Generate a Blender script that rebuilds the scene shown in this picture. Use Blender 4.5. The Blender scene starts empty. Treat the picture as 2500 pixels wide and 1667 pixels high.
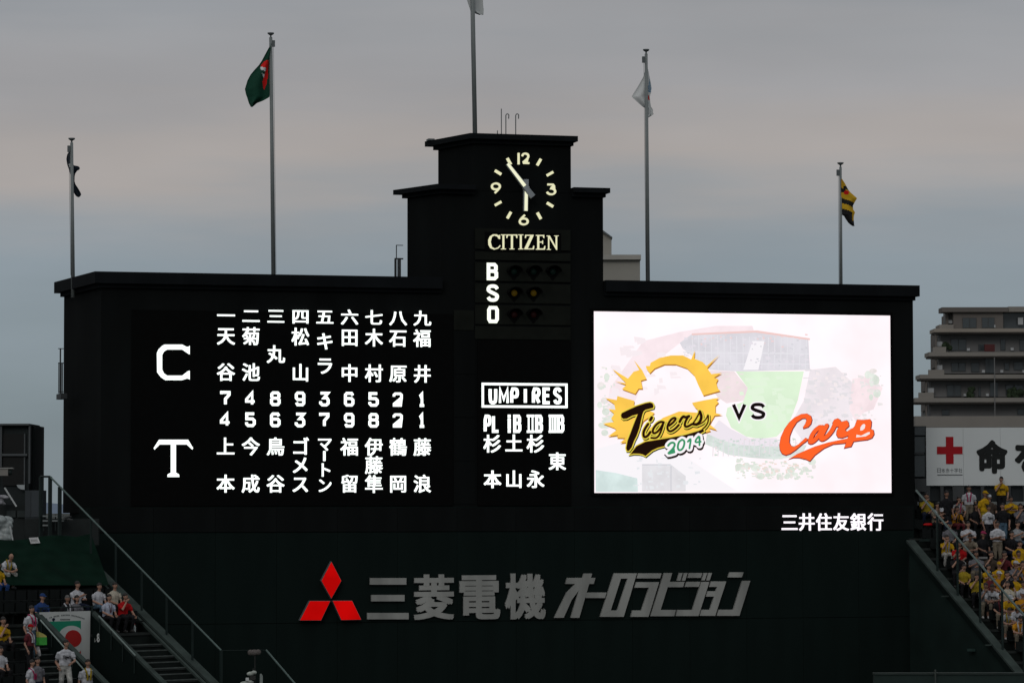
import bpy, bmesh, math, random
import numpy as np
from mathutils import Vector, Matrix
random.seed(7)
SC = bpy.context.scene
COL = SC.collection
rad = math.radians

# ---------------------------------------------------------------- camera
EYE = 17.0
FPX = 8100.0
PITCH, ROLL = rad(2.9095), rad(-0.0961)
_c, _s = math.cos(PITCH), math.sin(PITCH)
_R, _U, CF = Vector((1, 0, 0)), Vector((0, -_s, _c)), Vector((0, _c, _s))
CR = _R * math.cos(ROLL) + _U * math.sin(ROLL)
CU = -_R * math.sin(ROLL) + _U * math.cos(ROLL)
CAM = Vector((0, 0, EYE))
cd = bpy.data.cameras.new('camera')
cam = bpy.data.objects.new('camera', cd)
COL.objects.link(cam)
M = Matrix.Identity(4)
for i in range(3):
    M[i][0], M[i][1], M[i][2], M[i][3] = CR[i], CU[i], -CF[i], CAM[i]
cam.matrix_world = M
cd.sensor_width = 36
cd.sensor_fit = 'HORIZONTAL'
cd.lens = FPX / 2500 * 36
cd.clip_start = 1
cd.clip_end = 60000
SC.camera = cam

# ---------------------------------------------------------------- world
w = bpy.data.worlds.new('World')
SC.world = w
w.use_nodes = True
nt = w.node_tree
nt.nodes.clear()
N, L = nt.nodes, nt.links
def wn(t, **k):
    n = N.new(t)
    for a, b in k.items():
        setattr(n, a, b)
    return n
SUN_EL, SUN_ROT = 28, 200
out = wn('ShaderNodeOutputWorld')
sky = wn('ShaderNodeTexSky', sky_type='NISHITA', sun_disc=False)
sky.sun_elevation = rad(SUN_EL)
sky.sun_rotation = rad(SUN_ROT)
bg1 = wn('ShaderNodeBackground'); bg1.inputs[1].default_value = 0.05
L.new(sky.outputs[0], bg1.inputs[0])
tc = wn('ShaderNodeTexCoord')
sep = wn('ShaderNodeSeparateXYZ'); L.new(tc.outputs['Generated'], sep.inputs[0])
# thick overcast deck: colour by elevation, long flat bands by stretched noise
mp = wn('ShaderNodeMapping'); mp.inputs['Scale'].default_value = (1.6, 1.6, 14)
L.new(tc.outputs['Generated'], mp.inputs[0])
nz = wn('ShaderNodeTexNoise'); nz.inputs['Scale'].default_value = 2.3; nz.inputs['Detail'].default_value = 5
nz.inputs['Roughness'].default_value = 0.55
L.new(mp.outputs[0], nz.inputs['Vector'])
ms = wn('ShaderNodeMath', operation='MULTIPLY_ADD')
ms.inputs[1].default_value = 0.058; ms.inputs[2].default_value = -0.029
L.new(nz.outputs[0], ms.inputs[0])
ad = wn('ShaderNodeMath', operation='ADD'); L.new(sep.outputs[2], ad.inputs[0]); L.new(ms.outputs[0], ad.inputs[1])
cr = wn('ShaderNodeValToRGB'); L.new(ad.outputs[0], cr.inputs[0])
def lin(r, g, b):
    return tuple(((x / 255 + .055) / 1.055) ** 2.4 if x > 10 else x / 255 / 12.92 for x in (r, g, b))
stops = [(0.0, lin(124, 134, 139)), (0.035, lin(126, 138, 144)), (0.070, lin(137, 148, 156)), (0.084, lin(145, 152, 158)),
         (0.100, lin(167, 161, 158)), (0.112, lin(166, 161, 159)), (0.125, lin(159, 158, 160)), (0.145, lin(155, 156, 159)), (0.165, lin(142, 147, 153)),
         (0.30, lin(150, 153, 156)), (1.0, lin(196, 198, 200))]
el = cr.color_ramp.elements
el[0].position = stops[0][0]; el[0].color = (*stops[0][1], 1)
el[1].position = stops[-1][0]; el[1].color = (*stops[-1][1], 1)
for p, c in stops[1:-1]:
    e = el.new(p); e.color = (*c, 1)
nz2 = wn('ShaderNodeTexNoise'); nz2.inputs['Scale'].default_value = 4.0; nz2.inputs['Detail'].default_value = 4
mp2 = wn('ShaderNodeMapping'); mp2.inputs['Scale'].default_value = (1.2, 1.2, 5); mp2.inputs['Location'].default_value = (3.1, 1.7, .4)
L.new(tc.outputs['Generated'], mp2.inputs[0]); L.new(mp2.outputs[0], nz2.inputs['Vector'])
m2 = wn('ShaderNodeMath', operation='MULTIPLY_ADD'); m2.inputs[1].default_value = 0.5; m2.inputs[2].default_value = 0.79
L.new(nz2.outputs[0], m2.inputs[0])
vm = wn('ShaderNodeVectorMath', operation='SCALE'); L.new(cr.outputs[0], vm.inputs[0]); L.new(m2.outputs[0], vm.inputs['Scale'])
bg2 = wn('ShaderNodeBackground'); L.new(vm.outputs[0], bg2.inputs[0]); bg2.inputs[1].default_value = 1.0
mx = wn('ShaderNodeMixShader'); mx.inputs[0].default_value = 0.97
L.new(bg1.outputs[0], mx.inputs[1]); L.new(bg2.outputs[0], mx.inputs[2]); L.new(mx.outputs[0], out.inputs[0])

sl = bpy.data.lights.new('sun', 'SUN'); sl.energy = 0.5; sl.angle = rad(25); sl.color = (1, .96, .92)
so = bpy.data.objects.new('sun', sl); COL.objects.link(so)
so.rotation_euler = (rad(90 - SUN_EL), 0, rad(-15))
SC.view_settings.view_transform = 'Standard'
SC.view_settings.look = 'None'
SC.view_settings.gamma = 1
SC.view_settings.exposure = 0
SC.view_settings.use_curve_mapping = False
SC.render.filter_size = 1.6

# ---------------------------------------------------------------- frames and pixels
def ray(px, py):
    return CF + CR * ((px - 1250) / FPX) + CU * ((833.5 - py) / FPX)
def W(px, py, Y):
    r = ray(px, py)
    return CAM + r * (Y / r.y)
class Frame:
    def __init__(s, o, ang):
        s.o = Vector(o); s.ang = rad(ang)
        s.m = Matrix.Translation(s.o) @ Matrix.Rotation(s.ang, 4, 'Z'); s.i = s.m.inverted()
        s.c = s.i @ CAM; s.r3 = s.i.to_3x3()
    def ray(s, px, py): return s.r3 @ ray(px, py)
    def Y(s, px, py, y):                     # hit local plane y = const -> (x, z)
        d = s.ray(px, py); k = (y - s.c.y) / d.y; p = s.c + d * k
        return p.x, p.z
    def X(s, px, py, x):                     # hit local plane x = const -> (y, z)
        d = s.ray(px, py); k = (x - s.c.x) / d.x; p = s.c + d * k
        return p.y, p.z
    def S(s, px, py, h, m=.4 / .7):          # hit the raked plane z = m*y + h
        d = s.ray(px, py); k = (m * s.c.y + h - s.c.z) / (d.z - m * d.y); p = s.c + d * k
        return p
    def P(s, p):
        q = s.m @ Vector(p) - CAM; z = q.dot(CF)
        return 1250 + FPX * q.dot(CR) / z, 833.5 - FPX * q.dot(CU) / z
B = Frame((0, 135, 17), 15.124)
SL = Frame((-16.393, 126, 17 - 1.598), 43.8)
SR = Frame((16.797, 138.5, 17 - 1.559), 21.4)
G = Frame((0, 0, 0), 0)

# ---------------------------------------------------------------- materials
MATS = {}
def mat(name, rgb, rough=.8, var=.15, scale=3.0, spec=.25, metal=0.0, streak=0.0, alpha=1.0):
    if name in MATS: return MATS[name]
    m = bpy.data.materials.new(name); m.use_nodes = True
    n, l = m.node_tree.nodes, m.node_tree.links
    b = n['Principled BSDF']
    b.inputs['Roughness'].default_value = rough; b.inputs['Metallic'].default_value = metal
    b.inputs['Specular IOR Level'].default_value = spec; b.inputs['Alpha'].default_value = alpha
    t = n.new('ShaderNodeTexCoord'); mpn = n.new('ShaderNodeMapping')
    mpn.inputs['Scale'].default_value = (scale, scale, scale * (0.18 if streak else 1))
    l.new(t.outputs['Object'], mpn.inputs[0])
    z = n.new('ShaderNodeTexNoise'); z.inputs['Scale'].default_value = 1.0; z.inputs['Detail'].default_value = 6
    l.new(mpn.outputs[0], z.inputs['Vector'])
    r = n.new('ShaderNodeValToRGB')
    r.color_ramp.elements[0].position = .3; r.color_ramp.elements[1].position = .7
    r.color_ramp.elements[0].color = (*[c * (1 - var) for c in rgb], 1)
    r.color_ramp.elements[1].color = (*[min(1, c * (1 + var)) for c in rgb], 1)
    l.new(z.outputs[0], r.inputs[0]); l.new(r.outputs[0], b.inputs['Base Color'])
    MATS[name] = m
    return m
def emit(name, rgb, st=1.0, var=0.0, scale=20):
    if name in MATS: return MATS[name]
    m = bpy.data.materials.new(name); m.use_nodes = True
    n, l = m.node_tree.nodes, m.node_tree.links
    n.clear(); o = n.new('ShaderNodeOutputMaterial'); e = n.new('ShaderNodeEmission')
    e.inputs[0].default_value = (*rgb, 1); e.inputs[1].default_value = st
    if var:
        t = n.new('ShaderNodeTexCoord'); z = n.new('ShaderNodeTexNoise'); z.inputs['Scale'].default_value = scale
        z.inputs['Detail'].default_value = 3
        r = n.new('ShaderNodeValToRGB')
        r.color_ramp.elements[0].position = .35; r.color_ramp.elements[1].position = .65
        r.color_ramp.elements[0].color = (*[c * (1 - var) for c in rgb], 1)
        r.color_ramp.elements[1].color = (*[c * (1 + var) for c in rgb], 1)
        l.new(t.outputs['Object'], z.inputs['Vector']); l.new(z.outputs[0], r.inputs[0]); l.new(r.outputs[0], e.inputs[0])
    l.new(e.outputs[0], o.inputs[0]); MATS[name] = m
    return m
BLACK = mat('black_painted_wall', (.0062, .0072, .0073), .9, .25, .6, .04, streak=1)
DGREEN = mat('dark_green_wall', (.0058, .0105, .0095), .9, .25, .5, .04, streak=1)
LEDBK = mat('led_panel_black', (.0035, .0037, .0037), .8, .1, 4, .03)
CORN = mat('cornice_black', (.0065, .0078, .009), .85, .2, 1, .06, streak=1)
PANELG = mat('grey_green_panel', (.0105, .012, .0098), .85, .2, 1.5, .05)
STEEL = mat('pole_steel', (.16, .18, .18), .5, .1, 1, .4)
STEELD = mat('dark_fitting_steel', (.10, .115, .12), .5, .1, 1, .4)  # darker steel of finials, pulleys, aerials and roof pieces
RAIL = mat('green_grey_rail', (.07, .105, .098), .5, .15, 3, .3)
RAILD = mat('dark_green_rail', (.010, .019, .0175), .6, .15, 3, .2)
CAP = mat('parapet_cap_concrete', (.034, .047, .043), .85, .25, 2, .1)
CONC = mat('terrace_concrete', (.010, .0135, .0125), .9, .3, 2, .08)
CONCL = mat('step_nosing_concrete', (.07, .082, .078), .9, .3, 4, .15)
SEATM = mat('dark_seat_plastic', (.0065, .0085, .0085), .6, .2, 4, .12)
WHITE = emit('led_white', (.93, 1, .96), 1.6)
WHITEP = emit('led_white_pink', (1, .93, 1), 1.3)
CREAM = emit('lit_cream', (.95, .95, .68), .95)
YEL = emit('lit_pale_yellow', (.95, .93, .6), .85)

# ---------------------------------------------------------------- object helpers
def tag(o, label=None, cat=None, group=None, kind=None):
    if label: o['label'] = label
    if cat: o['category'] = cat
    if group: o['group'] = group
    if kind: o['kind'] = kind
    return o
def empty(name, frame=None, loc=(0, 0, 0), rz=0):
    o = bpy.data.objects.new(name, None); COL.objects.link(o); o.empty_display_size = .3
    if frame: o.matrix_world = frame.m @ Matrix.Translation(loc) @ Matrix.Rotation(rz, 4, 'Z')
    else: o.matrix_world = Matrix.Translation(loc) @ Matrix.Rotation(rz, 4, 'Z')
    return o
def link(name, me, mats, parent=None, m=None, smooth=False):
    o = bpy.data.objects.new(name, me); COL.objects.link(o)
    if mats is not None and len(me.materials) == 0:
        for k in (mats if isinstance(mats, (list, tuple)) else [mats]): me.materials.append(k)
    if parent: o.parent = parent
    if m is not None: o.matrix_local = m
    if smooth:
        for p in me.polygons: p.use_smooth = True
    return o
class MB:
    def __init__(s): s.v = []; s.f = []; s.mi = []
    def add(s, vs, fs, mi=0):
        n = len(s.v); s.v += [tuple(v) for v in vs]; s.f += [tuple(i + n for i in f) for f in fs]; s.mi += [mi] * len(fs)
        return s
    def box(s, x0, x1, y0, y1, z0, z1, mi=0):
        v = [(x, y, z) for x in (x0, x1) for y in (y0, y1) for z in (z0, z1)]
        return s.add(v, [(0, 1, 3, 2), (4, 6, 7, 5), (0, 4, 5, 1), (2, 3, 7, 6), (0, 2, 6, 4), (1, 5, 7, 3)], mi)
    def hexa(s, a, mi=0):                    # 8 corners: 4 bottom ring then 4 top ring
        return s.add(a, [(3, 2, 1, 0), (4, 5, 6, 7), (0, 1, 5, 4), (1, 2, 6, 5), (2, 3, 7, 6), (3, 0, 4, 7)], mi)
    def prism(s, pts, y0, y1, mi=0):         # outline in x,z pushed from y0 (front) to y1
        a = sum(pts[i][0] * pts[(i + 1) % len(pts)][1] - pts[(i + 1) % len(pts)][0] * pts[i][1] for i in range(len(pts)))
        if a < 0: pts = pts[::-1]
        n = len(pts); v = [(x, y0, z) for x, z in pts] + [(x, y1, z) for x, z in pts]
        f = [tuple(range(n))] + [tuple(range(2 * n - 1, n - 1, -1))] + [(i, i + n, (i + 1) % n + n, (i + 1) % n) for i in range(n)]
        return s.add(v, f, mi)
    def tube(s, pts, r, seg=8, mi=0, r2=None, cap=True):
        pts = [Vector(p) for p in pts]; rs = r if isinstance(r, (list, tuple)) else [r] * len(pts)
        rs2 = rs if r2 is None else r2
        v = []; up0 = None
        for i, p in enumerate(pts):
            d = (pts[min(i + 1, len(pts) - 1)] - pts[max(i - 1, 0)])
            d = d.normalized() if d.length > 1e-9 else Vector((0, 0, 1))
            a = Vector((0, 0, 1)) if abs(d.z) < .9 else Vector((1, 0, 0))
            if up0 is not None:
                a = up0
            u = (a - d * a.dot(d)).normalized(); up0 = u; wv = d.cross(u)
            for k in range(seg):
                t = 2 * math.pi * k / seg
                v.append(p + u * (rs[i] * math.cos(t)) + wv * (rs2[i] * math.sin(t)))
        f = []
        for i in range(len(pts) - 1):
            for k in range(seg):
                k2 = (k + 1) % seg
                f.append((i * seg + k, i * seg + k2, (i + 1) * seg + k2, (i + 1) * seg + k))
        if cap:
            f.append(tuple(range(seg - 1, -1, -1))); f.append(tuple(range((len(pts) - 1) * seg, len(pts) * seg)))
        return s.add(v, f, mi)
    def ball(s, c, rx, ry, rz, nu=10, nv=7, mi=0):
        v = [(c[0], c[1], c[2] + rz)]; f = []
        for j in range(1, nv):
            a = math.pi * j / nv
            for i in range(nu):
                b = 2 * math.pi * i / nu
                v.append((c[0] + rx * math.sin(a) * math.cos(b), c[1] + ry * math.sin(a) * math.sin(b), c[2] + rz * math.cos(a)))
        v.append((c[0], c[1], c[2] - rz)); L_ = len(v) - 1
        for i in range(nu):
            f.append((0, 1 + i, 1 + (i + 1) % nu)); f.append((L_, L_ - nu + (i + 1) % nu, L_ - nu + i))
        for j in range(nv - 2):
            for i in range(nu):
                a, b = 1 + j * nu + i, 1 + j * nu + (i + 1) % nu
                f.append((a, a + nu, b + nu, b))
        return s.add(v, f, mi)
    def mesh(s, name):
        me = bpy.data.meshes.new(name); me.from_pydata(s.v, [], s.f)
        for p, i in zip(me.polygons, s.mi): p.material_index = i
        me.update(); return me
    def build(s, name, mats, parent=None, m=None, smooth=False):
        return link(name, s.mesh(name), mats, parent, m, smooth)

# ---------------------------------------------------------------- lettering
def offset_line(pts, hw, closed=False):
    n = len(pts); Lf, Rt = [], []
    for i in range(n):
        p = Vector(pts[i])
        a = Vector(pts[(i - 1) % n]) if (closed or i > 0) else None
        b = Vector(pts[(i + 1) % n]) if (closed or i < n - 1) else None
        d1 = (p - a).normalized() if a is not None else None
        d2 = (b - p).normalized() if b is not None else None
        if d1 is None: d1 = d2
        if d2 is None: d2 = d1
        n1, n2 = Vector((-d1.y, d1.x)), Vector((-d2.y, d2.x))
        m = (n1 + n2)
        m = m.normalized() if m.length > 1e-6 else n1
        k = hw / max(.45, m.dot(n1))
        Lf.append(p + m * k); Rt.append(p - m * k)
    return Lf, Rt
def rounded(pts, it=2):                      # Chaikin smoothing that keeps the ends
    for _ in range(it):
        q = [pts[0]]
        for a, b in zip(pts, pts[1:]):
            q += [(a[0] * .75 + b[0] * .25, a[1] * .75 + b[1] * .25), (a[0] * .25 + b[0] * .75, a[1] * .25 + b[1] * .75)]
        pts = q + [pts[-1]]
    return pts
def ribbon(pts, wd, closed=False, cap=False):
    """list of outlines (2-D) that fill a stroke without overlaps"""
    Lf, Rt = offset_line(pts, wd / 2, closed)
    n = len(pts); out = []
    if closed:
        for i in range(n):
            j = (i + 1) % n
            out.append([Lf[i], Lf[j], Rt[j], Rt[i]])
        return out
    ends = []
    if cap:
        d = (Vector(pts[-1]) - Vector(pts[-2])).normalized(); nn = Vector((-d.y, d.x)); c = Vector(pts[-1])
        e1 = [c + nn * (wd / 2 * math.cos(t)) + d * (wd / 2 * math.sin(t)) for t in (math.pi * k / 5 for k in range(1, 5))]
        d = (Vector(pts[0]) - Vector(pts[1])).normalized(); nn = Vector((-d.y, d.x)); c = Vector(pts[0])
        e0 = [c + nn * (wd / 2 * math.cos(t)) + d * (wd / 2 * math.sin(t)) for t in (math.pi * k / 5 for k in range(1, 5))]
        return [Lf + e1 + Rt[::-1] + e0]
    return [Lf + Rt[::-1]]
SF = {  # strokes in a unit box, y up
 '1': [[(.25, .8), (.5, 1), (.5, 0)], [(.2, 0), (.8, 0)]],
 '2': [[(.03, .75), (.03, .9), (.2, 1), (.8, 1), (.97, .9), (.97, .66), (.05, .12), (.05, 0), (1, 0)]],
 '3': [[(.03, 1), (.95, 1), (.45, .6), (.8, .6), (.97, .42), (.97, .14), (.75, 0), (.25, 0), (.03, .14), (.03, .3)]],
 '4': [[(1, .25), (0, .25), (0, .42), (.7, 1), (.7, 0)]],
 '5': [[(.95, 1), (.05, 1), (.05, .57), (.75, .57), (.97, .42), (.97, .15), (.78, 0), (.22, 0), (.03, .14), (.03, .28)]],
 '6': [[(.95, .82), (.8, 1), (.2, 1), (.03, .86), (.03, .14), (.2, 0), (.8, 0), (.97, .14), (.97, .42), (.8, .56), (.1, .56)]],
 '7': [[(.03, .86), (.03, 1), (.95, 1), (.95, .8), (.5, .45), (.5, 0)]],
 '8': [[(.22, .54), (.06, .66), (.06, .88), (.22, 1), (.78, 1), (.94, .88), (.94, .66), (.78, .54), (.97, .4), (.97, .14), (.8, 0), (.2, 0), (.03, .14), (.03, .4), (.2, .54), (.76, .54)]],
 '9': [[(.05, .18), (.2, 0), (.8, 0), (.97, .14), (.97, .86), (.8, 1), (.2, 1), (.03, .86), (.03, .58), (.2, .44), (.9, .44)]],
 'U': [[(0, 1), (0, .2), (.2, 0), (.8, 0), (1, .2), (1, 1)]],
 'M': [[(0, 0), (0, 1), (.5, .25), (1, 1), (1, 0)]],
 'P': [[(0, 0), (0, 1), (.8, 1), (1, .88), (1, .55), (.8, .43), (.12, .43)]],
 'I': [[(.5, 0), (.5, 1)]],
 'J': [[(.1, 1), (.9, 1)], [(.5, .86), (.5, .14)], [(.1, 0), (.9, 0)]],
 'R': [[(0, 0), (0, 1), (.8, 1), (1, .85), (1, .65), (.8, .5), (.14, .5)], [(.5, .44), (1, 0)]],
 'E': [[(1, 1), (0, 1), (0, 0), (1, 0)], [(.16, .52), (.9, .52)]],
 'S': [[(1, .8), (.8, 1), (.2, 1), (0, .82), (.05, .64), (.95, .38), (1, .2), (.8, 0), (.2, 0), (0, .2)]],
 'L': [[(0, 1), (0, 0), (1, 0)]],
 'B': [[(.72, .53), (.90, .64), (.90, .88), (.72, 1), (0, 1), (0, 0), (.74, 0), (.95, .12), (.95, .40), (.72, .53)], [(.06, .53), (.7, .53)]],
 'O': [[(.5, 1), (.15, 1), (0, .84), (0, .16), (.15, 0), (.85, 0), (1, .16), (1, .84), (.85, 1), (.5, 1)]],
 'V': [[(0, 1), (.5, 0), (1, 1)]],
}
def strokes_mesh(name, polys, y0, y1):
    mb = MB()
    for k, p in enumerate(polys):
        p = [(q[0], q[1]) for q in p]
        mb.prism(p, y0 - .0035 * (k % 4), y1)
    return mb.mesh(name)
def letter(ch, fr, x0, y0, x1, y1, wpx, yl, th, material, parent, name='letter', smooth=0, cap=False):
    """a letter filling the pixel box; drawn on the local plane yl of frame fr"""
    a, zt = fr.Y(x0, y0, yl); b, zb = fr.Y(x1, y1, yl)
    ww = wpx / 60.0
    a += ww / 2; b -= ww / 2; zt -= ww / 2; zb += ww / 2
    polys = []
    for st in SF[ch]:
        pts = [(a + (b - a) * u, zb + (zt - zb) * v) for u, v in st]
        cl = ch == 'O'
        if cl: pts = pts[:-1]
        if smooth and len(pts) > 3 and not cl: pts = rounded(pts, smooth)
        polys += ribbon(pts, ww, cl, cap)
    me = strokes_mesh(name, polys, yl, yl + th)
    return link(name, me, material, parent)
GL = {}
DG = None
def glyph(ch, off=.02, ext=.02):
    bold = 0
    if off > .012 and ord(ch[0]) > 255: bold = off * .6; off = 0.0
    key = (ch, off, ext, bold)
    if key in GL: return GL[key]
    c = bpy.data.curves.new('glyph', 'FONT'); c.body = ch; c.offset = off; c.extrude = ext; c.resolution_u = 3
    o = bpy.data.objects.new('glyph', c); COL.objects.link(o); bpy.context.view_layer.update()
    me = bpy.data.meshes.new_from_object(o.evaluated_get(bpy.context.evaluated_depsgraph_get()))
    bpy.data.objects.remove(o); bpy.data.curves.remove(c)
    n = len(me.vertices); a = np.empty(n * 3); me.vertices.foreach_get('co', a); a = a.reshape(-1, 3)
    f0 = [tuple(p.vertices) for p in me.polygons]; bpy.data.meshes.remove(me)
    A, Fs = [a], list(f0)
    if bold:                                 # heavier strokes: the same outline repeated a hair apart
        for q, (dx, dy) in enumerate(((1, .7), (-1, .7), (1, -.7), (-1, -.7)) if bold < .035 else [(math.cos(t * math.pi / 6) * k_, math.sin(t * math.pi / 6) * k_) for t in range(12) for k_ in (.5, 1)]):
            A.append(a + np.array((dx * bold, dy * bold, (q + 1) * (.0022 if bold < .035 else .0003)))); Fs += [tuple(i + n * (q + 1) for i in f) for f in f0]
    GL[key] = (np.concatenate(A), Fs)
    return GL[key]
GI = [0]
def glyph_em(ch, x, z, em, yl, material, parent, off=.03, ext=.02, name='character', sx=1.0, sz=1.0):
    """glyph centred on its em box at local x, z"""
    a, f = glyph(ch, off, ext)
    v = [(x + (p[0] - .48) * em * sx, yl - p[2] * em, z + (p[1] - .38) * em * sz) for p in a]
    return MB().add(v, f).build(name, material, parent)
def glyph_box(ch, fr, x0, y0, x1, y1, yl, material, parent, off=.03, ext=.02, name='character', rng=None, ywd=1.0, extra=()):
    a, f = glyph(ch, off, ext)
    X0, Z1 = fr.Y(x0, y0, yl); X1, Z0 = fr.Y(x1, y1, yl)
    mn, mxx = a.min(0), a.max(0)
    v = [(X0 + (p[0] - mn[0]) / (mxx[0] - mn[0]) * (X1 - X0), yl - p[2] * ywd, Z0 + (p[1] - mn[1]) / (mxx[1] - mn[1]) * (Z1 - Z0)) for p in a]
    return MB().add(v, f).build(name, material, parent)

# ================================================================ GROUND, HILLS
GROUND = mat('town_ground', (.05, .055, .05), .95, .35, .01, .1)
mb = MB(); mb.add([(-30000, -2000, 0), (30000, -2000, 0), (30000, 32000, 0), (-30000, 32000, 0)], [(0, 1, 2, 3)])
tag(mb.build('ground', GROUND), kind='structure')
mb = MB(); n = 120
HILL = mat('far_hills_haze_blue', (.17, .21, .27), 1, .1, .002, 0)  # blue of the distant haze is put into the hills' base colour
for row in range(2):
    Y0 = 24000 + row * 3500; pts = []
    rr = random.Random(3 + row)
    for i in range(n):
        x = -14000 + 28000 * i / (n - 1)
        h = 90 + 60 * math.sin(i * .21 + row) + 35 * math.sin(i * .63 + 2) + rr.uniform(-8, 8) + row * 60
        pts.append((x, h))
    base = len(mb.v)
    for x, h in pts: mb.v += [(x, Y0 - 900, -5), (x, Y0, h), (x, Y0 + 1500, -5)]
    for i in range(n - 1):
        a = base + i * 3; mb.f += [(a, a + 3, a + 4, a + 1), (a + 1, a + 4, a + 5, a + 2)]; mb.mi += [0, 0]
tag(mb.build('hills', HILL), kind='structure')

# ================================================================ SCOREBOARD BUILDING
board = empty('scoreboard', B)
tag(board, 'black stepped scoreboard building with a clock tower rising from its middle', 'scoreboard')
DEP = 6.2
def onZ(px, py, z):                          # where a sight line meets the level z of the roof
    d = B.ray(px, py); k = (z - B.c.z) / d.z; p = B.c + d * k
    return p.x, p.y
zc = B.Y(2247, 697, -.3)[1]; zm = B.Y(1492, 459.7, -.3)[1]; zu = B.Y(1413, 333, -.3)[1]
def plan(fl, bl, xr_, o):                    # splayed left side, square right side: front-left, back-left, back-right, front-right
    d = Vector((bl[0] - fl[0], bl[1] - fl[1])).normalized(); n_ = Vector((d.y, -d.x))   # pointing inwards to the right
    def at(y, o_): q = Vector(fl) + n_ * o_; t_ = (y - q.y) / d.y; return q.x + d.x * t_
    return lambda y0, y1, o_, x1: [(at(y0, o_), y0), (at(y1, o_), y1), (x1, y1), (x1, y0)]
def slab(name, pts, z0, z1, m_, par=None):
    n = len(pts); v = [(x, y, z0) for x, y in pts] + [(x, y, z1) for x, y in pts]
    return MB().add(v, [tuple(range(n)), tuple(range(2 * n - 1, n - 1, -1))] + [(i, i + n, (i + 1) % n + n, (i + 1) % n) for i in range(n)]).build(name, m_, par or board)
def tier(fl_px, bl_px, x_wall, zt, th, o, step, zbot, cuts, yf):
    fl, bl = onZ(*fl_px, zt), onZ(*bl_px, zt); P_ = plan(fl, bl, x_wall, o)
    yb = max(bl[1] - o, 2.0)
    slab('wall' if zt == zc else 'tower_wall', P_(yf, yb, o, x_wall), zbot, zt - th, BLACK)
    print('tier', fl, bl, yb)
    return P_, fl, yb
xr = B.Y(2230, 900, 0)[0]; xm1 = B.Y(1473, 600, 0)[0]; xu1 = B.Y(1394, 400, 0)[0]
P1_, f1, y1b = tier((240.6, 660), (132, 689), xr, zc, .46, .33, .16, B.Y(1200, 1250, 0)[1], None, 0)
P2_, f2_, y2b = tier((1063, 449.6), (959.6, 464.3), xm1, zm, .2, .36, .16, zc - .46, None, .03)
P3_, f3, y3b = tier((1149, 324.8), (1037, 345.8), xu1, zu, .22, .36, .16, zm - .2, None, .015)
xl = P1_(0, 1, .33, 0)[0][0]; xb_l = xl
def cut_left(pts, xcut):                     # keep what lies left of x = xcut
    (a0, b0), (a1, b1), (a2, b2), (a3, b3) = pts
    return [(a0, b0), (a1, b1), (xcut, b2), (xcut, b3)]
for P_, zt, th, o, yb, xw, xL, xR in ((P1_, zc, .46, .33, y1b, xr, P2_(.03, y2b, .36, 0)[0][0], xm1), (P2_, zm, .2, .36, y2b, xm1, P3_(.015, y3b, .36, 0)[0][0], xu1), (P3_, zu, .22, .36, y3b, xu1, None, None)):
    for lo, o1, z0, z1 in ((0, -o, zt - th, zt), (o * .62, -o * .38, zt - th - .16, zt - th - .002)):
        yF, yB = o1, yb - o1; xRt = xw - o1 * .55
        if xL is None:
            slab('cornice', P_(yF, yB, lo, xRt), z0, z1, CORN); continue
        slab('cornice', cut_left(P_(yF, yB, lo, xRt), xL - .02), z0, z1, CORN)
        slab('cornice', [(xR + .02, yF), (xR + .02, yB), (xRt, yB), (xRt, yF)], z0, z1, CORN)
        if P_ is P1_:
            pass
# lower green wall, in wide cladding panels with fine joints
zb1 = B.Y(1200, 1238, 0)[1]; zb2 = B.Y(1200, 1297, 0)[1]
xb0 = B.Y(222, 1300, -.12)[0]
mb = MB(); mb.box(xb0, xr - .05, -.06, DEP, -17, zb1 + .02); mb.build('base_wall', DGREEN, board)
npan = 14; pw = (xr - .1 - xb0) / npan
pm = {}
for r_, (za, zb_) in enumerate([(zb2 + .02, zb1 - .01), (zb2 - 3.6, zb2 - .02), (zb2 - 7.3, zb2 - 3.62)]):
    me = MB().box(.005, pw - .005, -.12, -.062, za, zb_).mesh('cladding_panel')
    for i in range(npan):
        link('cladding_panel', me, DGREEN if r_ else BLACK, board, Matrix.Translation((xb0 + i * pw, 0, 0)))
# display panels standing proud of the wall
def panel(name, x0, y0, x1, y1, yl, material, thick=.05, par=None):
    a, zt = B.Y(x0, y0, yl); b, zb = B.Y(x1, y1, yl)
    return MB().box(a, b, yl, yl + thick - .003, zb, zt).build(name, material, par or board)
panel('lineup_display', 322, 756, 1106, 1234, -.05, LEDBK)
# grey panels of the count column
ys = [558, 612, 663 - 24, 690, 742, 794, 828]
panel('column_panel', 1160, 557, 1393, 612, -.06, PANELG, .06)
for a, b_ in zip([614, 640, 691, 744, 796], [638, 689, 742, 794, 830]):
    panel('column_panel', 1160, a, 1393, b_, -.06, PANELG, .06)
panel('column_panel', 1108, 757, 1157, 806, -.03, PANELG, .03)
for a in range(4):
    panel('column_panel', 1108, 808 + a * 106, 1160, 912 + a * 106, -.02, BLACK, .02)
panel('umpire_display', 1166, 830, 1394, 1234, -.07, LEDBK, .07)

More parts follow.
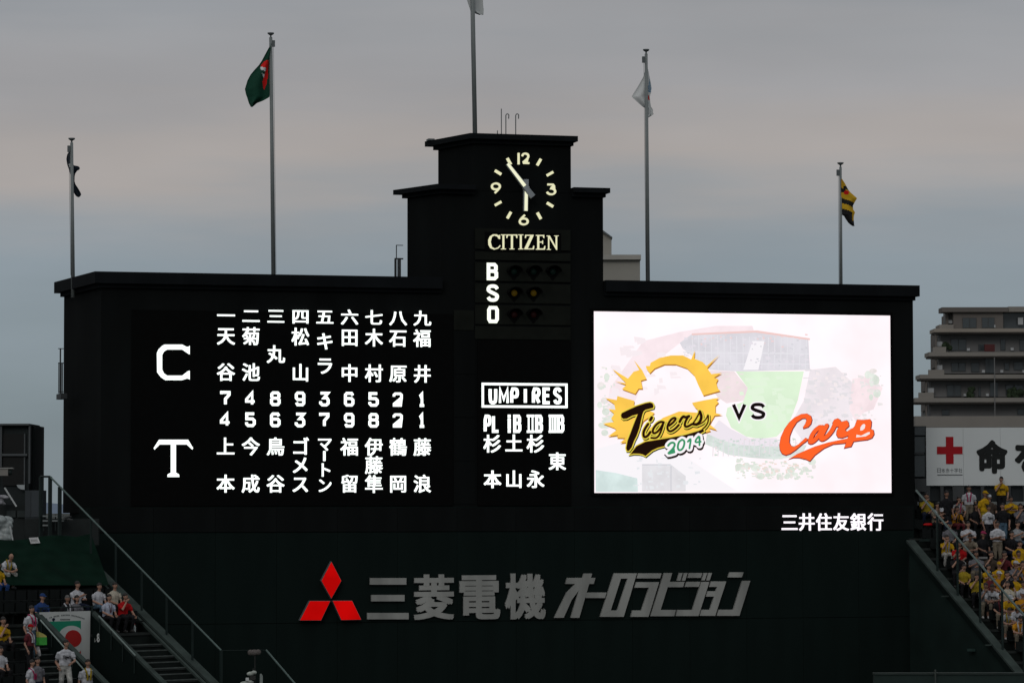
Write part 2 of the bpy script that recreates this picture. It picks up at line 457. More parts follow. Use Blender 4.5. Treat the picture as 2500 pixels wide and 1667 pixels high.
# lineup lettering -------------------------------------------------
colx = [550.5, 611.7, 672.3, 732.6, 792, 852.5, 912, 971, 1030]
XL = [B.Y(x, 900, -.06)[0] for x in colx]
def ZR(y): return B.Y(550.5, y, -.06)[1]
top = list('一二三四五六七八九')
names1 = ['天谷', '菊池', '丸', '松山', 'キラ', '田中', '木村', '石原', '福井']
names2 = ['上本', '今成', '鳥谷', 'ゴメス', 'マートン', '福留', '伊藤隼', '鶴岡', '藤浪']
EM = .755
for i in range(9):
    x = XL[i]
    glyph_em(top[i], x, ZR(770 if i not in (0,) else 770), EM, -.06, WHITE, board, .029, sz=.86)
    nm = names1[i]
    yy = {1: [863], 2: [819.6, 907.7]}[len(nm)]
    if nm == 'キラ': yy = [830, 890]
    for ch, y in zip(nm, yy): glyph_em(ch, x, ZR(y), EM, -.06, WHITE, board, .029)
    nm = names2[i]
    yy = {2: [1089, 1180], 3: [1089, 1134, 1181], 4: [1082, 1112, 1146, 1184]}[len(nm)]
    for ch, y in zip(nm, yy):
        if ch == 'ー':
            zz = ZR(y); MB().prism([(x - .05, zz - .2), (x + .05, zz - .2), (x + .05, zz + .2), (x - .05, zz + .2)], -.07, -.055).build('character', WHITE, board)
        else:
            glyph_em(ch, x, ZR(y), EM * (.85 if len(nm) == 4 else 1), -.06, WHITE, board, .029)
d1, d2 = '748936521', '456379821'
for i in range(9):
    for dd, y in ((d1, 972), (d2, 1023.7)):
        ch = dd[i]; z = ZR(y); hw = .165 if ch != '1' else .15; hh = .235
        polys = []
        for st in SF[ch]:
            polys += ribbon([(XL[i] + (u * 2 - 1) * hw, z + (v * 2 - 1) * hh) for u, v in st], .112 if ch not in '24' else .10)
        link('digit', strokes_mesh('digit', polys, -.07, -.055), WHITE, board)
def crop_poly(fr, pts, ox, oy, k, yl): return [fr.Y(ox + x / k, oy + y / k, yl) for x, y in pts]
Cp = [(170, 330), (310, 330), (345, 348), (360, 348), (370, 338), (370, 408), (362, 405), (310, 370), (190, 370), (165, 385), (150, 412), (150, 530), (165, 560), (190, 577), (310, 577), (355, 542), (370, 538), (370, 608), (350, 600), (310, 613), (175, 613), (140, 590), (110, 550), (108, 400), (120, 370), (150, 340)]
Tp = [(125, 1088), (357, 1088), (397, 1155), (390, 1167), (347, 1126), (260, 1126), (260, 1350), (285, 1365), (287, 1385), (193, 1385), (193, 1365), (219, 1350), (219, 1126), (130, 1126), (90, 1167), (82, 1155)]
for p in (Cp, Tp):
    MB().prism(crop_poly(B, p, 350, 740, 3.267, -.07), -.075, -.055).build('team_letter', WHITE, board)
# umpires ----------------------------------------------------------
def uc(x, y): return 1150 + x / 4.9, 900 + y / 4.9
x0, y0 = uc(127, 167); x1, y1 = uc(1155, 470)
a, zt = B.Y(x0, y0, -.08); b, zb = B.Y(x1, y1, -.08); t = .095
mb = MB(); mb.box(a, b, -.085, -.072, zt - t, zt); mb.box(a, b, -.085, -.072, zb, zb + t)
mb.box(a, a + t, -.085, -.072, zb + t, zt - t); mb.box(b - t, b, -.085, -.072, zb + t, zt - t); mb.build('border', WHITE, board)
for ch, cx in zip('UMPIRES', [262, 392, 520, 650, 780, 907, 1035]):
    hwp = 52 if ch != 'M' else 60
    xa, ya = uc(cx - hwp, 222); xb_, yb = uc(cx + hwp, 425)
    letter(ch, B, xa, ya, xb_, yb, 7.8 if ch != 'M' else 6.2, -.08, .012, WHITE, board, smooth=1 if ch in 'UPRS' else 0)
for ch, cx, hwp in [('P', 197, 46), ('L', 298, 48), ('J', 457, 40), ('B', 555, 50), ('B', 815, 48), ('B', 1072, 48)]:
    xa, ya = uc(cx - hwp, 548); xb_, yb = uc(cx + hwp, 766)
    letter(ch, B, xa, ya, xb_, yb, 7.6, -.08, .012, WHITE, board, smooth=1 if ch in 'P' else 0)
for cx, hwp, nb in [(713, 46, 2), (975, 46, 3)]:
    mb = MB()
    xa, za = B.Y(*uc(cx - hwp, 548), -.08); xb_, zb_ = B.Y(*uc(cx + hwp, 766), -.08)
    mb.box(xa, xb_, -.084, -.07, za - .1, za); mb.box(xa, xb_, -.084, -.07, zb_, zb_ + .1)
    for q in range(nb):
        c_ = xa + (xb_ - xa) * (q + .5) / nb
        mb.box(c_ - .034, c_ + .034, -.084, -.07, zb_ + .1, za - .1)
    mb.build('numeral', WHITE, board)
for ch, cx, cy in [('杉', 250, 895), ('土', 508, 890), ('杉', 767, 895), ('東', 1027, 1105), ('本', 252, 1320), ('山', 508, 1318), ('永', 768, 1318)]:
    X_, Z_ = B.Y(*uc(cx, cy), -.08)
    glyph_em(ch, X_, Z_, .76, -.08, WHITE, board, .035)
# B S O ------------------------------------------------------------
def tcx(x, y): return 950 + x / 2.613, 250 + y / 2.613
for ch, xa, ya, xb_, yb in [('B', 624, 1023, 698, 1135), ('S', 622, 1160, 702, 1272), ('O', 627, 1298, 700, 1408)]:
    letter(ch, B, *tcx(xa, ya), *tcx(xb_, yb), 8.4, -.10, .04, emit('lit_bso', (.95, 1, .86), 1.3), board, smooth=2 if ch == 'S' else 0)
# count lamps
visor = MB(); 
for k in range(10):
    a0, a1 = math.pi * k / 10, math.pi * (k + 1) / 10
    def vp(a_, r_, y): return (r_ * math.cos(a_), y, r_ * math.sin(a_) * .8)
    v = [vp(a0, .33, 0), vp(a1, .33, 0), vp(a1, .36, 0), vp(a0, .36, 0), vp(a0, .33, -.42), vp(a1, .33, -.42), vp(a1, .36, -.42), vp(a0, .36, -.42)]
    visor.hexa(v)
visor.prism([(.34, 0), (.02, -.42), (-.02, -.42), (-.34, 0)], -.012, 0)
visor_me = visor.mesh('visor'); visor_me.materials.append(LEDBK)
lens_me = {}
for key, c_, st in (('green', (.0012, .006, .0045), .5), ('amber', (.065, .04, .0015), .6), ('red', (.010, .0015, .0015), .5)):
    m_ = mat('lens_' + key, c_, .5, .1, 5, .15)
    me = MB().ball((0, -.05, 0), .15, .08, .15, 14, 8).mesh('lens'); me.materials.append(m_)
    for p in me.polygons: p.use_smooth = True
    lens_me[key] = me
    m_.node_tree.nodes['Principled BSDF'].inputs['Emission Color'].default_value = (*c_, 1)
    m_.node_tree.nodes['Principled BSDF'].inputs['Emission Strength'].default_value = .25  # lamps are off; faint emission imitates the light their lenses reflect
bulb_back = MB().ball((0, -.01, -.02), .3, .03, .25, 14, 8).mesh('lamp_housing'); bulb_back.materials.append(LEDBK)
for key, y, xs in (('green', 1080, (795, 920, 1043)), ('amber', 1217, (797, 920)), ('red', 1354, (797, 920))):
    for x in xs:
        X_, Z_ = B.Y(*tcx(x, y), -.06)
        h = link('count_lamp', bulb_back, None, board, Matrix.Translation((X_, -.06, Z_)) @ Matrix.Scale(.86, 4))
        link('lens', lens_me[key], None, h); link('visor', visor_me, None, h)

# side catwalks (ladder cages seen edge-on) ------------------------
def pxbox(fr, mb, x0, y0, x1, y1, ya, yb):
    a, zt = fr.Y(x0, y0, (ya + yb) / 2); b, zb = fr.Y(x1, y1, (ya + yb) / 2)
    mb.box(min(a, b), max(a, b), ya, yb, min(zb, zt), max(zb, zt))
RD = mat('dark_catwalk_steel', (.03, .035, .038), .6, .1, 3, .3)
cw = empty('catwalk', B); tag(cw, 'small railed balcony clinging to the left side wall of the black scoreboard', 'catwalk')
mb = MB(); pxbox(B, mb, 143, 961, 158, 974, 3.2, 4.6); mb.build('platform', RD, cw)
for x in (143.5, 146.5, 149.5, 152.5):
    mb = MB(); pxbox(B, mb, x - .8, 886, x + .8, 960, 3.3, 3.36); mb.build('baluster', RD, cw)
mb = MB(); pxbox(B, mb, 146, 851, 148.5, 961, 3.9, 3.98); mb.build('post', RD, cw)
mb = MB(); pxbox(B, mb, 142, 850, 158, 852, 3.9, 3.98); mb.build('handrail', RD, cw)
mb = MB(); pxbox(B, mb, 142, 885, 158, 887.5, 3.3, 3.36); mb.build('handrail', RD, cw)
mb = MB(); pxbox(B, mb, 143, 955, 158, 957, 3.3, 3.36); mb.build('handrail', RD, cw)
cw = empty('catwalk', B); tag(cw, 'grey railed ladder cage on the roof against the left side of the clock tower', 'catwalk')
for x, wd in ((965.5, 2.2), (971.5, .8), (974.5, .8), (977.5, .8)):
    mb = MB(); pxbox(B, mb, x - wd, 633, x + wd, 676, 3.3, 3.4); mb.build('baluster', RD, cw)
mb = MB(); pxbox(B, mb, 967, 599, 968.6, 633, 3.6, 3.66); mb.build('post', RD, cw)
mb = MB(); pxbox(B, mb, 967, 598, 984, 600, 3.6, 3.66); mb.build('handrail', RD, cw)
mb = MB(); pxbox(B, mb, 963.5, 630, 984, 633.5, 3.3, 3.4); mb.build('handrail', RD, cw)

# clock ------------------------------------------------------------
clock = empty('clock', B); tag(clock, 'round dial of cream lit numerals and hands on the tower front', 'clock')
kx, kz = B.Y(1279, 461, 0)
rH = 74 / 60.
kc = 0.0
for a in range(12):
    if a % 3 == 0: continue
    t = 2 * math.pi * a / 12
    d = (math.sin(t), math.cos(t)); n_ = (d[1], -d[0])
    r0, r1, hw = rH * 1.03 - .15, rH * 1.03 + .15, .052
    p = [(kx + d[0] * r0 + n_[0] * hw, kz + d[1] * r0 + n_[1] * hw), (kx + d[0] * r1 + n_[0] * hw, kz + d[1] * r1 + n_[1] * hw),
         (kx + d[0] * r1 - n_[0] * hw, kz + d[1] * r1 - n_[1] * hw), (kx + d[0] * r0 - n_[0] * hw, kz + d[1] * r0 - n_[1] * hw)]
    MB().prism(p, -.08, .01).build('hour_mark', YEL, clock)
CLK = {'1': [[(.5, 0), (.5, 1)]],
       '2': [[(0, .72), (.06, .88), (.25, 1), (.6, 1), (.85, .88), (.9, .68), (.75, .48), (0, 0), (1, 0)]],
       '3': [[(.05, 1), (.9, 1), (.42, .6), (.7, .58), (.95, .42), (.97, .22), (.75, .03), (.4, 0), (.1, .1), (0, .25)]],
       '6': [[(.62, 1), (.2, .6), (.03, .35), (.1, .12), (.35, 0), (.65, 0), (.92, .14), (.98, .36), (.85, .56), (.6, .63), (.35, .6), (.15, .5)]],
       '9': [[(.38, 0), (.8, .4), (.97, .65), (.9, .88), (.65, 1), (.35, 1), (.08, .86), (.02, .64), (.15, .44), (.4, .37), (.65, .4), (.85, .5)]]}
for ch, xa, ya, xb_, yb in [('1', 818, 323, 836, 396), ('2', 845, 321, 900, 394), ('3', 1003, 518, 1068, 594), ('6', 826, 712, 893, 785), ('9', 649, 511, 716, 585)]:
    sx0, sz1 = B.Y(*tcx(xa, ya), -.06); sx1, sz0 = B.Y(*tcx(xb_, yb), -.06); ww = .074
    polys = []
    for st in CLK[ch]:
        pts = [(sx0 + ww / 2 + (sx1 - sx0 - ww) * u, sz0 + ww / 2 + (sz1 - sz0 - ww) * v) for u, v in st]
        if ch == '1': pts = [((sx0 + sx1) / 2, sz0), ((sx0 + sx1) / 2, sz1)]
        if len(pts) > 3: pts = rounded(pts, 1)
        polys += ribbon(pts, ww)
    link('numeral', strokes_mesh('numeral', polys, -.08, .01), YEL, clock)
HG = mat('clock_hand_grey', (.30, .33, .35), .6, .05, 2, .3)
def hand(p0, p1, pt, w0, w1, yf):
    a = Vector(B.Y(*p0, yf)); b = Vector(B.Y(*p1, yf)); c_ = Vector(B.Y(*pt, yf))
    d = (b - a).normalized(); n_ = Vector((-d.y, d.x))
    o = MB().prism([tuple(c_ + n_ * w0), tuple(c_ - n_ * w0), tuple(b - n_ * w1), tuple(b + n_ * w1)], yf, yf + .14).build('hand', HG, clock)
    s_ = a + d * .10
    MB().prism([tuple(s_ + n_ * w0 * .62), tuple(s_ - n_ * w0 * .62), tuple(b - n_ * w1 * .75), tuple(b + n_ * w1 * .75)], yf - .02, yf - .001).build('lit_strip', CREAM, o)
hand((1285, 459), (1284, 515), (1285, 438), .10, .085, -.34)
hand((1285, 459), (1239.5, 400), (1302, 480), .11, .07, -.56)
MB().tube([(B.Y(1285, 459, -.3)[0], -.55, B.Y(1285, 459, -.3)[1]), (B.Y(1285, 459, -.3)[0], .02, B.Y(1285, 459, -.3)[1])], .07, 12).build('spindle', HG, clock)

# maker's name under the clock, seven serif letters ----------------
sign = empty('name_sign', B); tag(sign, 'lit cream serif letters CITIZEN on a black strip below the clock', 'sign')
panel('backing', *tcx(612, 826), *tcx(1096, 958), -.085, LEDBK, .02, sign)
def ser(name, parts):
    polys = []
    for kind, *pp in parts:
        if kind == 'q': polys.append([B.Y(*tcx(x, y), -.10) for x, y in pp[0]])
        else: polys += ribbon(rounded([B.Y(*tcx(x, y), -.10) for x, y in pp[1]], 1) if len(pp[1]) > 3 else [B.Y(*tcx(x, y), -.10) for x, y in pp[1]], pp[0] / 2.613 / 60)
    link(name, strokes_mesh(name, polys, -.11, -.09), YEL, sign)
ser('letter', [('q', [(708, 850), (708, 872), (700, 872), (690, 857), (672, 850), (656, 858), (648, 890), (656, 922), (674, 932), (694, 925), (708, 910), (710, 918), (695, 933), (670, 940), (645, 930), (633, 908), (632, 878), (642, 855), (662, 842), (685, 842), (700, 850), (703, 844)])])
def stemI(x, w_=12):
    h = w_ / 2
    return [('q', [(x - h, 845), (x + h, 845), (x + h, 936), (x - h, 936)]), ('q', [(x - 16, 843), (x + 16, 843), (x + 16, 848), (x - 16, 848)]), ('q', [(x - 16, 933), (x + 16, 933), (x + 16, 938), (x - 16, 938)])]
ser('letter', stemI(729))
ser('letter', [('q', [(777, 848), (790, 848), (790, 936), (777, 936)]), ('q', [(748, 843), (818, 843), (818, 866), (812, 866), (808, 850), (758, 850), (754, 866), (748, 866)]), ('q', [(768, 933), (799, 933), (799, 938), (768, 938)])])
ser('letter', stemI(840))
ser('letter', [('q', [(868, 845), (922, 845), (922, 849), (884, 932), (915, 932), (920, 915), (926, 915), (924, 938), (862, 938), (862, 934), (901, 852), (876, 852), (872, 866), (866, 866)])])
ser('letter', [('q', [(936, 846), (990, 846), (990, 866), (985, 866), (980, 853), (958, 853), (958, 888), (975, 888), (978, 880), (982, 880), (982, 904), (978, 904), (975, 895), (958, 895), (958, 932), (985, 932), (991, 916), (997, 916), (994, 940), (936, 940), (936, 935), (945, 934), (945, 852), (936, 851)])])
ser('letter', [('q', [(1004, 850), (1025, 850), (1062, 918), (1062, 855), (1052, 853), (1052, 850), (1082, 850), (1082, 853), (1072, 855), (1072, 941), (1066, 941), (1022, 866), (1022, 935), (1032, 938), (1032, 941), (1005, 941), (1005, 938), (1014, 935), (1014, 857), (1004, 853)])])

# bank name bottom right -------------------------------------------
sign = empty('name_sign', B); tag(sign, 'white lit letters 三井住友銀行 on the black wall below the big screen', 'sign')
for i, ch in enumerate('三井住友銀行'):
    xa = 1293 + i * 113.2; xb_ = xa + 105
    ya, yb = (1398, 1495) if i == 0 else (1385, 1500)
    glyph_box(ch, B, 1430 + xa / 2.704, 740 + ya / 2.704, 1430 + xb_ / 2.704, 740 + yb / 2.704, -.15, WHITEP, sign, .03)

# maker's sign on the lower wall -----------------------------------
LETG = mat('brushed_grey_letters', (.27, .275, .26), .55, .22, 1.2, .3, streak=1)
SIDEG = mat('letter_side_grey', (.11, .12, .125), .7, .1, 2, .2)
sign = empty('maker_sign', B); tag(sign, 'three red diamonds and large grey letters 三菱電機 オーロラビジョン on the dark lower wall', 'sign')
REDL = emit('lit_red', (.50, .002, .002), .95, .12, .8)
dm = [[(442, 120), (542, 312), (442, 490), (342, 312)], [(228, 510), (434, 510), (340, 705), (128, 705)], [(452, 508), (648, 508), (740, 698), (540, 702)]]
for p in dm:
    q = crop_poly(B, p, 700, 1340, 4.055, -.4)
    o = MB().prism(q, -.4, -.12).build('diamond', SIDEG, sign)
    cx_, cz_ = sum(a for a, b in q) / 4, sum(b for a, b in q) / 4
    MB().prism([(cx_ + (a - cx_) * .965, cz_ + (b - cz_) * .965) for a, b in q], -.41, -.402).build('red_face', REDL, o)
for ch, xa, ya, xb_, yb in [('三', 800, 283, 1208, 695), ('菱', 1255, 250, 1655, 695), ('電', 1708, 258, 2112, 690), ('機', 2160, 240, 2562, 690)]:
    if ch == '三':
        mb = MB()
        for q in ([(825, 285), (1185, 285), (1185, 350), (825, 350)], [(838, 452), (1167, 452), (1167, 515), (838, 515)], [(798, 630), (1208, 630), (1208, 693), (798, 693)]):
            mb.prism(crop_poly(B, q, 700, 1340, 4.055, -.24), -.24, -.12)
        mb.build('character', LETG, sign)
    else:
        glyph_box(ch, B, 700 + xa / 4.055, 1340 + ya / 4.055, 700 + xb_ / 4.055, 1340 + yb / 4.055, -.18, LETG, sign, .05, .05)
KANA = [
 [[(425, 283), (705, 283), (688, 343), (410, 343)], [(590, 240), (672, 240), (545, 678), (460, 678)], [(505, 343), (560, 343), (545, 400), (470, 500), (390, 678), (297, 678), (420, 430)]],
 [[(618, 428), (815, 428), (800, 482), (605, 482)]],
 [[(890, 238), (1115, 238), (985, 668), (752, 668), (752.5, 667), (857, 605), (920, 605), (1025, 290), (957, 290), (857, 604), (752, 666)]],
 [[(1130, 238), (1360, 238), (1345, 288), (1115, 288)], [(1110, 325), (1335, 325), (1230, 668), (1055, 668), (1072, 605), (1160, 605), (1235, 380), (1092, 380)]],
 [[(1385, 235), (1465, 235), (1440, 322), (1588, 322), (1572, 375), (1420, 375), (1350, 600), (1500, 600), (1485, 662), (1250, 662)], [(1535, 235), (1568, 235), (1545, 312), (1512, 312)], [(1584, 235), (1617, 235), (1592, 312), (1560, 312)]],
 [[(1632, 235), (1762, 235), (1748, 283), (1618, 283)], [(1608, 322), (1742, 322), (1728, 372), (1590, 372)], [(1752, 322), (1832, 322), (1725, 660), (1500, 660), (1517, 600), (1665, 600)], [(1778, 235), (1810, 235), (1786, 308), (1755, 308)], [(1824, 235), (1858, 235), (1834, 308), (1802, 308)]],
 [[(1850, 318), (2000, 318), (1890, 658), (1738, 658), (1755, 598), (1838, 598), (1880, 468), (1800, 468), (1815, 415), (1895, 415), (1910, 372), (1832, 372)]],
 [[(2035, 228), (2172, 228), (2155, 278), (2018, 278)], [(2160, 312), (2238, 312), (2130, 658), (1908, 658), (1925, 598), (2070, 598)]]]
for ch in KANA:
    mb = MB()
    for j, q in enumerate(ch): mb.prism(crop_poly(B, q, 1280, 1340, 4.055, -.24), -.24 - .004 * j, -.12)
    mb.build('character', LETG, sign)

# ================================================================ BIG SCREEN
scr = empty('video_screen', B); tag(scr, 'bright pinkish white video screen showing the two team names with VS between them', 'screen')
a, zt = B.Y(1450, 760, -.08); b, zb = B.Y(2176, 1202.5, -.08)
mb = MB(); fw = .12
mb.box(a - fw, b + fw, -.07, -.002, zb - fw, zt + fw); mb.build('frame', LEDBK, scr)
def em8(name, r, g, b_, st=1.0, var=0.0, sc=2.0): return emit('screen_' + name, lin(r, g, b_), st, var, sc)
disp = MB().box(a, b, -.10, -.072, zb, zt).build('display', em8('ground', 255, 243, 247, 1.06, .05, .35), scr)
LAY = [-.104]
def lay(polys, name, material, k, ox, oy):
    mb = MB(); LAY[0] -= .004
    y = LAY[0]
    for p in polys:
        q = [B.Y(ox + x / k, oy + z / k, y) for x, z in p]
        ar = sum(q[i][0] * q[(i + 1) % len(q)][1] - q[(i + 1) % len(q)][0] * q[i][1] for i in range(len(q)))
        if ar < 0: q = q[::-1]
        mb.add([(x, y, z) for x, z in q], [tuple(range(len(q)))])
    return mb.build(name, material, disp)
def ell(cx, cy, rx, ry, n=18, rot=0): return [(cx + rx * math.cos(t) * math.cos(rot) - ry * math.sin(t) * math.sin(rot), cy + rx * math.cos(t) * math.sin(rot) + ry * math.sin(t) * math.cos(rot)) for t in (2 * math.pi * i / n for i in range(n))]
P6 = (2.704, 1430, 740)
lay([[(70, 960), (360, 880), (640, 1000), (1000, 1240), (70, 1240)]], 'pale_sky', em8('pale1', 250, 246, 250), *P6)
lay([[(380, 250), (620, 190), (860, 150), (1100, 150), (1110, 180), (700, 205), (600, 280), (420, 420), (330, 640), (200, 800), (120, 800), (160, 560)]], 'roof_shape', em8('pink1', 251, 234, 239, 1, .03), *P6)
lay([[(620, 262), (700, 205), (1120, 190), (1470, 240), (1480, 440), (1000, 450), (820, 440), (640, 300)]], 'grandstand_shape', em8('grey1', 224, 221, 228, 1, .06, 1.2), *P6)
for x in range(700, 1460, 42):
    lay([[(x, 205 + (x - 700) * .04), (x + 5, 205 + (x - 700) * .04), (x + 5 - (x - 1080) * .02, 436), (x - (x - 1080) * .02, 436)]], 'mullion', em8('line1', 232, 230, 236), *P6)
lay([[(640, 320), (1475, 330), (1475, 337), (645, 328)], [(640, 395), (1475, 398), (1475, 405), (700, 402)]], 'mullion', em8('line1', 232, 230, 236), *P6)
lay([[(1040, 440), (1100, 250), (1180, 250), (1140, 440)]], 'stair_shape', em8('pale1', 250, 246, 250), *P6)
lay([[(700, 200), (1130, 180), (1480, 232), (1480, 244), (1120, 194), (700, 212)]], 'roof_edge', em8('rose1', 242, 206, 202), *P6)
lay([[(820, 445), (980, 450), (1070, 560), (1060, 640), (930, 660), (870, 620), (800, 520)]], 'dirt_shape', em8('dirt', 242, 226, 229, 1, .04), *P6)
lay([[(990, 450), (1440, 450), (1400, 640), (1340, 800), (1260, 880), (1150, 895), (1060, 880), (960, 820), (925, 740), (935, 690), (1040, 650), (1070, 560)]], 'field_shape', em8('field', 224, 245, 216, 1, .04, .8), *P6)
lay([[(880, 770), (960, 830), (1080, 890), (1260, 890), (1300, 960), (1000, 950), (800, 880)]], 'warning_track_shape', em8('track', 240, 232, 240), *P6)
lay([[(1480, 440), (1650, 420), (1800, 560), (1760, 760), (1600, 900), (1450, 930), (1350, 800), (1440, 640)]], 'far_stand_shape', em8('grey2', 240, 232, 237, 1, .05, 1.0), *P6)
lay([[(1760, 500), (1880, 480), (1960, 560), (1900, 700), (1840, 720), (1780, 780), (1740, 700)]], 'lawn_shape', em8('rose2', 248, 230, 234, 1, .05), *P6)
lay([[(800, 860), (900, 905), (1020, 935), (1200, 945), (1460, 935), (1420, 1010), (1250, 1030), (1100, 1020), (940, 1000), (860, 960), (790, 930)]], 'bleacher_shape', em8('stand1', 218, 227, 222, 1, .08, 2.5), *P6)
for x in range(840, 1420, 34):
    lay([[(x, 900), (x + 6, 900), (x + 2, 1010), (x - 4, 1010)]], 'mullion', em8('line2', 228, 226, 230), *P6)
rr = random.Random(5); tr = []
for i in range(30):
    tr.append(ell(1010 + i * 17 + rr.uniform(-12, 12), 1060 + 60 * math.sin(i * .11) + rr.uniform(-26, 34), rr.uniform(12, 34), rr.uniform(10, 24), 9))
for i, p in enumerate(tr): lay([p], 'tree_shape', em8('tree%d' % (i % 3), *((222, 230, 220), (230, 236, 228), (236, 230, 228))[i % 3], 1, .06, 4), *P6)
for i in range(18):
    lay([ell(rr.uniform(90, 210), rr.uniform(420, 880), rr.uniform(12, 30), rr.uniform(12, 28), 9)], 'tree_shape', em8('tree%d' % (i % 3), 212, 226, 208), *P6)
for i in range(10):
    lay([ell(rr.uniform(1860, 1960), rr.uniform(440, 640), rr.uniform(14, 34), rr.uniform(14, 34), 9)], 'tree_shape', em8('tree%d' % (i % 3), 212, 226, 208), *P6)
lay([[(66, 1100), (200, 1120), (340, 1155), (345, 1244), (66, 1244)]], 'house_shape', em8('teal', 216, 232, 230, 1, .08, 1.5), *P6)
lay([[(372, 1062), (560, 1062), (660, 1140), (660, 1240), (372, 1240)]], 'house_shape', em8('grey3', 228, 226, 230, 1, .04), *P6)
lay([[(372, 1062), (560, 1062), (560, 1068), (372, 1068)], [(560, 1070), (566, 1070), (566, 1240), (560, 1240)]], 'house_shape', em8('grey4', 205, 205, 212), *P6)
rp = random.Random(21)                        # the mottle of the printed aerial view
def scatter(box, n, smin, smax, name, m_):
    ps_ = []
    for _ in range(n):
        x, y = rp.uniform(box[0], box[2]), rp.uniform(box[1], box[3]); a_ = rp.uniform(smin, smax); b_ = rp.uniform(smin, smax) * .6; t_ = rp.uniform(-.5, .5)
        ps_.append([(x - a_, y - b_ + t_ * b_), (x + a_ * .7, y - b_ * .8), (x + a_, y + b_ * rp.uniform(.2, 1)), (x - a_ * .8, y + b_)])
    lay(ps_, name, m_, *P6)['kind'] = 'stuff'
for box, n_, a_, b_, nm_, rgb in (((640, 215, 1460, 430), 60, 4, 16, 'mottle', (232, 226, 234)), ((650, 230, 1460, 430), 45, 3, 9, 'mottle', (212, 212, 218)), ((700, 200, 1460, 300), 24, 3, 10, 'mottle', (244, 212, 212)),
        ((830, 450, 1050, 640), 26, 5, 18, 'mottle', (238, 230, 226)), ((1450, 440, 1760, 860), 70, 5, 26, 'mottle', (230, 226, 230)), ((1500, 440, 1740, 860), 40, 5, 20, 'mottle', (246, 236, 238)),
        ((830, 890, 1430, 1010), 60, 3, 13, 'mottle', (206, 220, 212)), ((830, 890, 1430, 1010), 40, 3, 10, 'mottle', (236, 222, 226)), ((1000, 1020, 1500, 1160), 70, 4, 18, 'mottle', (222, 230, 220)), ((1020, 1040, 1440, 1150), 30, 4, 14, 'mottle', (240, 222, 214)),
        ((90, 420, 220, 900), 40, 4, 18, 'mottle', (226, 232, 224)), ((1020, 480, 1380, 840), 34, 12, 50, 'mottle', (229, 246, 222)), ((300, 1000, 760, 1220), 40, 4, 20, 'mottle', (232, 234, 238)), ((160, 240, 620, 620), 30, 10, 44, 'mottle', (249, 238, 242)),
        ((1760, 480, 1960, 780), 30, 5, 20, 'mottle', (236, 232, 232))):
    scatter(box, n_, a_, b_, nm_, em8('mot%d%d%d' % rgb, *rgb))
# star burst
P1 = (5.059, 1460, 830)
BU = [[(180, 360), (370, 475), (440, 390), (510, 370), (445, 250), (545, 370), (600, 480), (530, 500), (550, 600), (500, 600), (460, 665), (295, 605), (350, 555), (205, 505), (350, 535)],
      [(600, 360), (590, 320), (640, 320), (650, 280), (760, 220), (900, 190), (1050, 190), (1150, 240), (1195, 130), (1190, 230), (1290, 270), (1340, 320), (1500, 180), (1350, 345), (1400, 420), (1530, 405), (1430, 465), (1485, 480), (1460, 530), (1480, 600), (1510, 625), (1300, 685), (1240, 560), (1190, 440), (1100, 350), (960, 300), (820, 300), (700, 350), (640, 410)],
      [(90, 715), (230, 740), (240, 690), (450, 750), (440, 800), (520, 820), (700, 900), (560, 1000), (450, 1250), (370, 1260), (270, 1270), (340, 1210), (230, 1205), (250, 1170), (120, 1190), (230, 1110), (200, 1085), (60, 1030), (200, 1010), (160, 970), (200, 910), (130, 850), (215, 860), (200, 790)],
      [(1160, 775), (1300, 745), (1500, 710), (1460, 742), (1490, 770), (1450, 810), (1450, 900), (1535, 922), (1440, 932), (1400, 1000), (1380, 1040), (1470, 1112), (1370, 1085), (1390, 1120), (1330, 1140), (1200, 1150), (1000, 1180), (800, 1200), (560, 1250), (560, 1150), (800, 960), (1000, 880), (1290, 900), (1200, 835)]]
sh = [[(x + 8, y + 16) for x, y in p] for p in BU]
lay(sh, 'burst_shadow', em8('burst_sh', 176, 116, 40), *P1)
lay(BU, 'burst', em8('burst', 255, 204, 84, 1, .06, 1.0), *P1)
P3 = (9.225, 1500, 960)
Tt = [(150, 490), (170, 445), (300, 380), (500, 290), (700, 225), (800, 207), (855, 225), (880, 280), (870, 325), (700, 368), (655, 405), (630, 470), (600, 600), (560, 780), (500, 950), (440, 1070), (390, 1210), (330, 1290), (285, 1290), (268, 1230), (300, 1060), (370, 880), (440, 690), (530, 465), (400, 500), (280, 565), (200, 572), (160, 540)]
SW = [(360, 1370), (500, 1190), (700, 1090), (950, 1050), (1200, 1010), (1600, 935), (1900, 845), (1990, 800), (2020, 850), (1850, 960), (1500, 1040), (1220, 1080), (1140, 1180), (980, 1220), (850, 1280), (700, 1405), (640, 1372), (560, 1355), (430, 1352)]
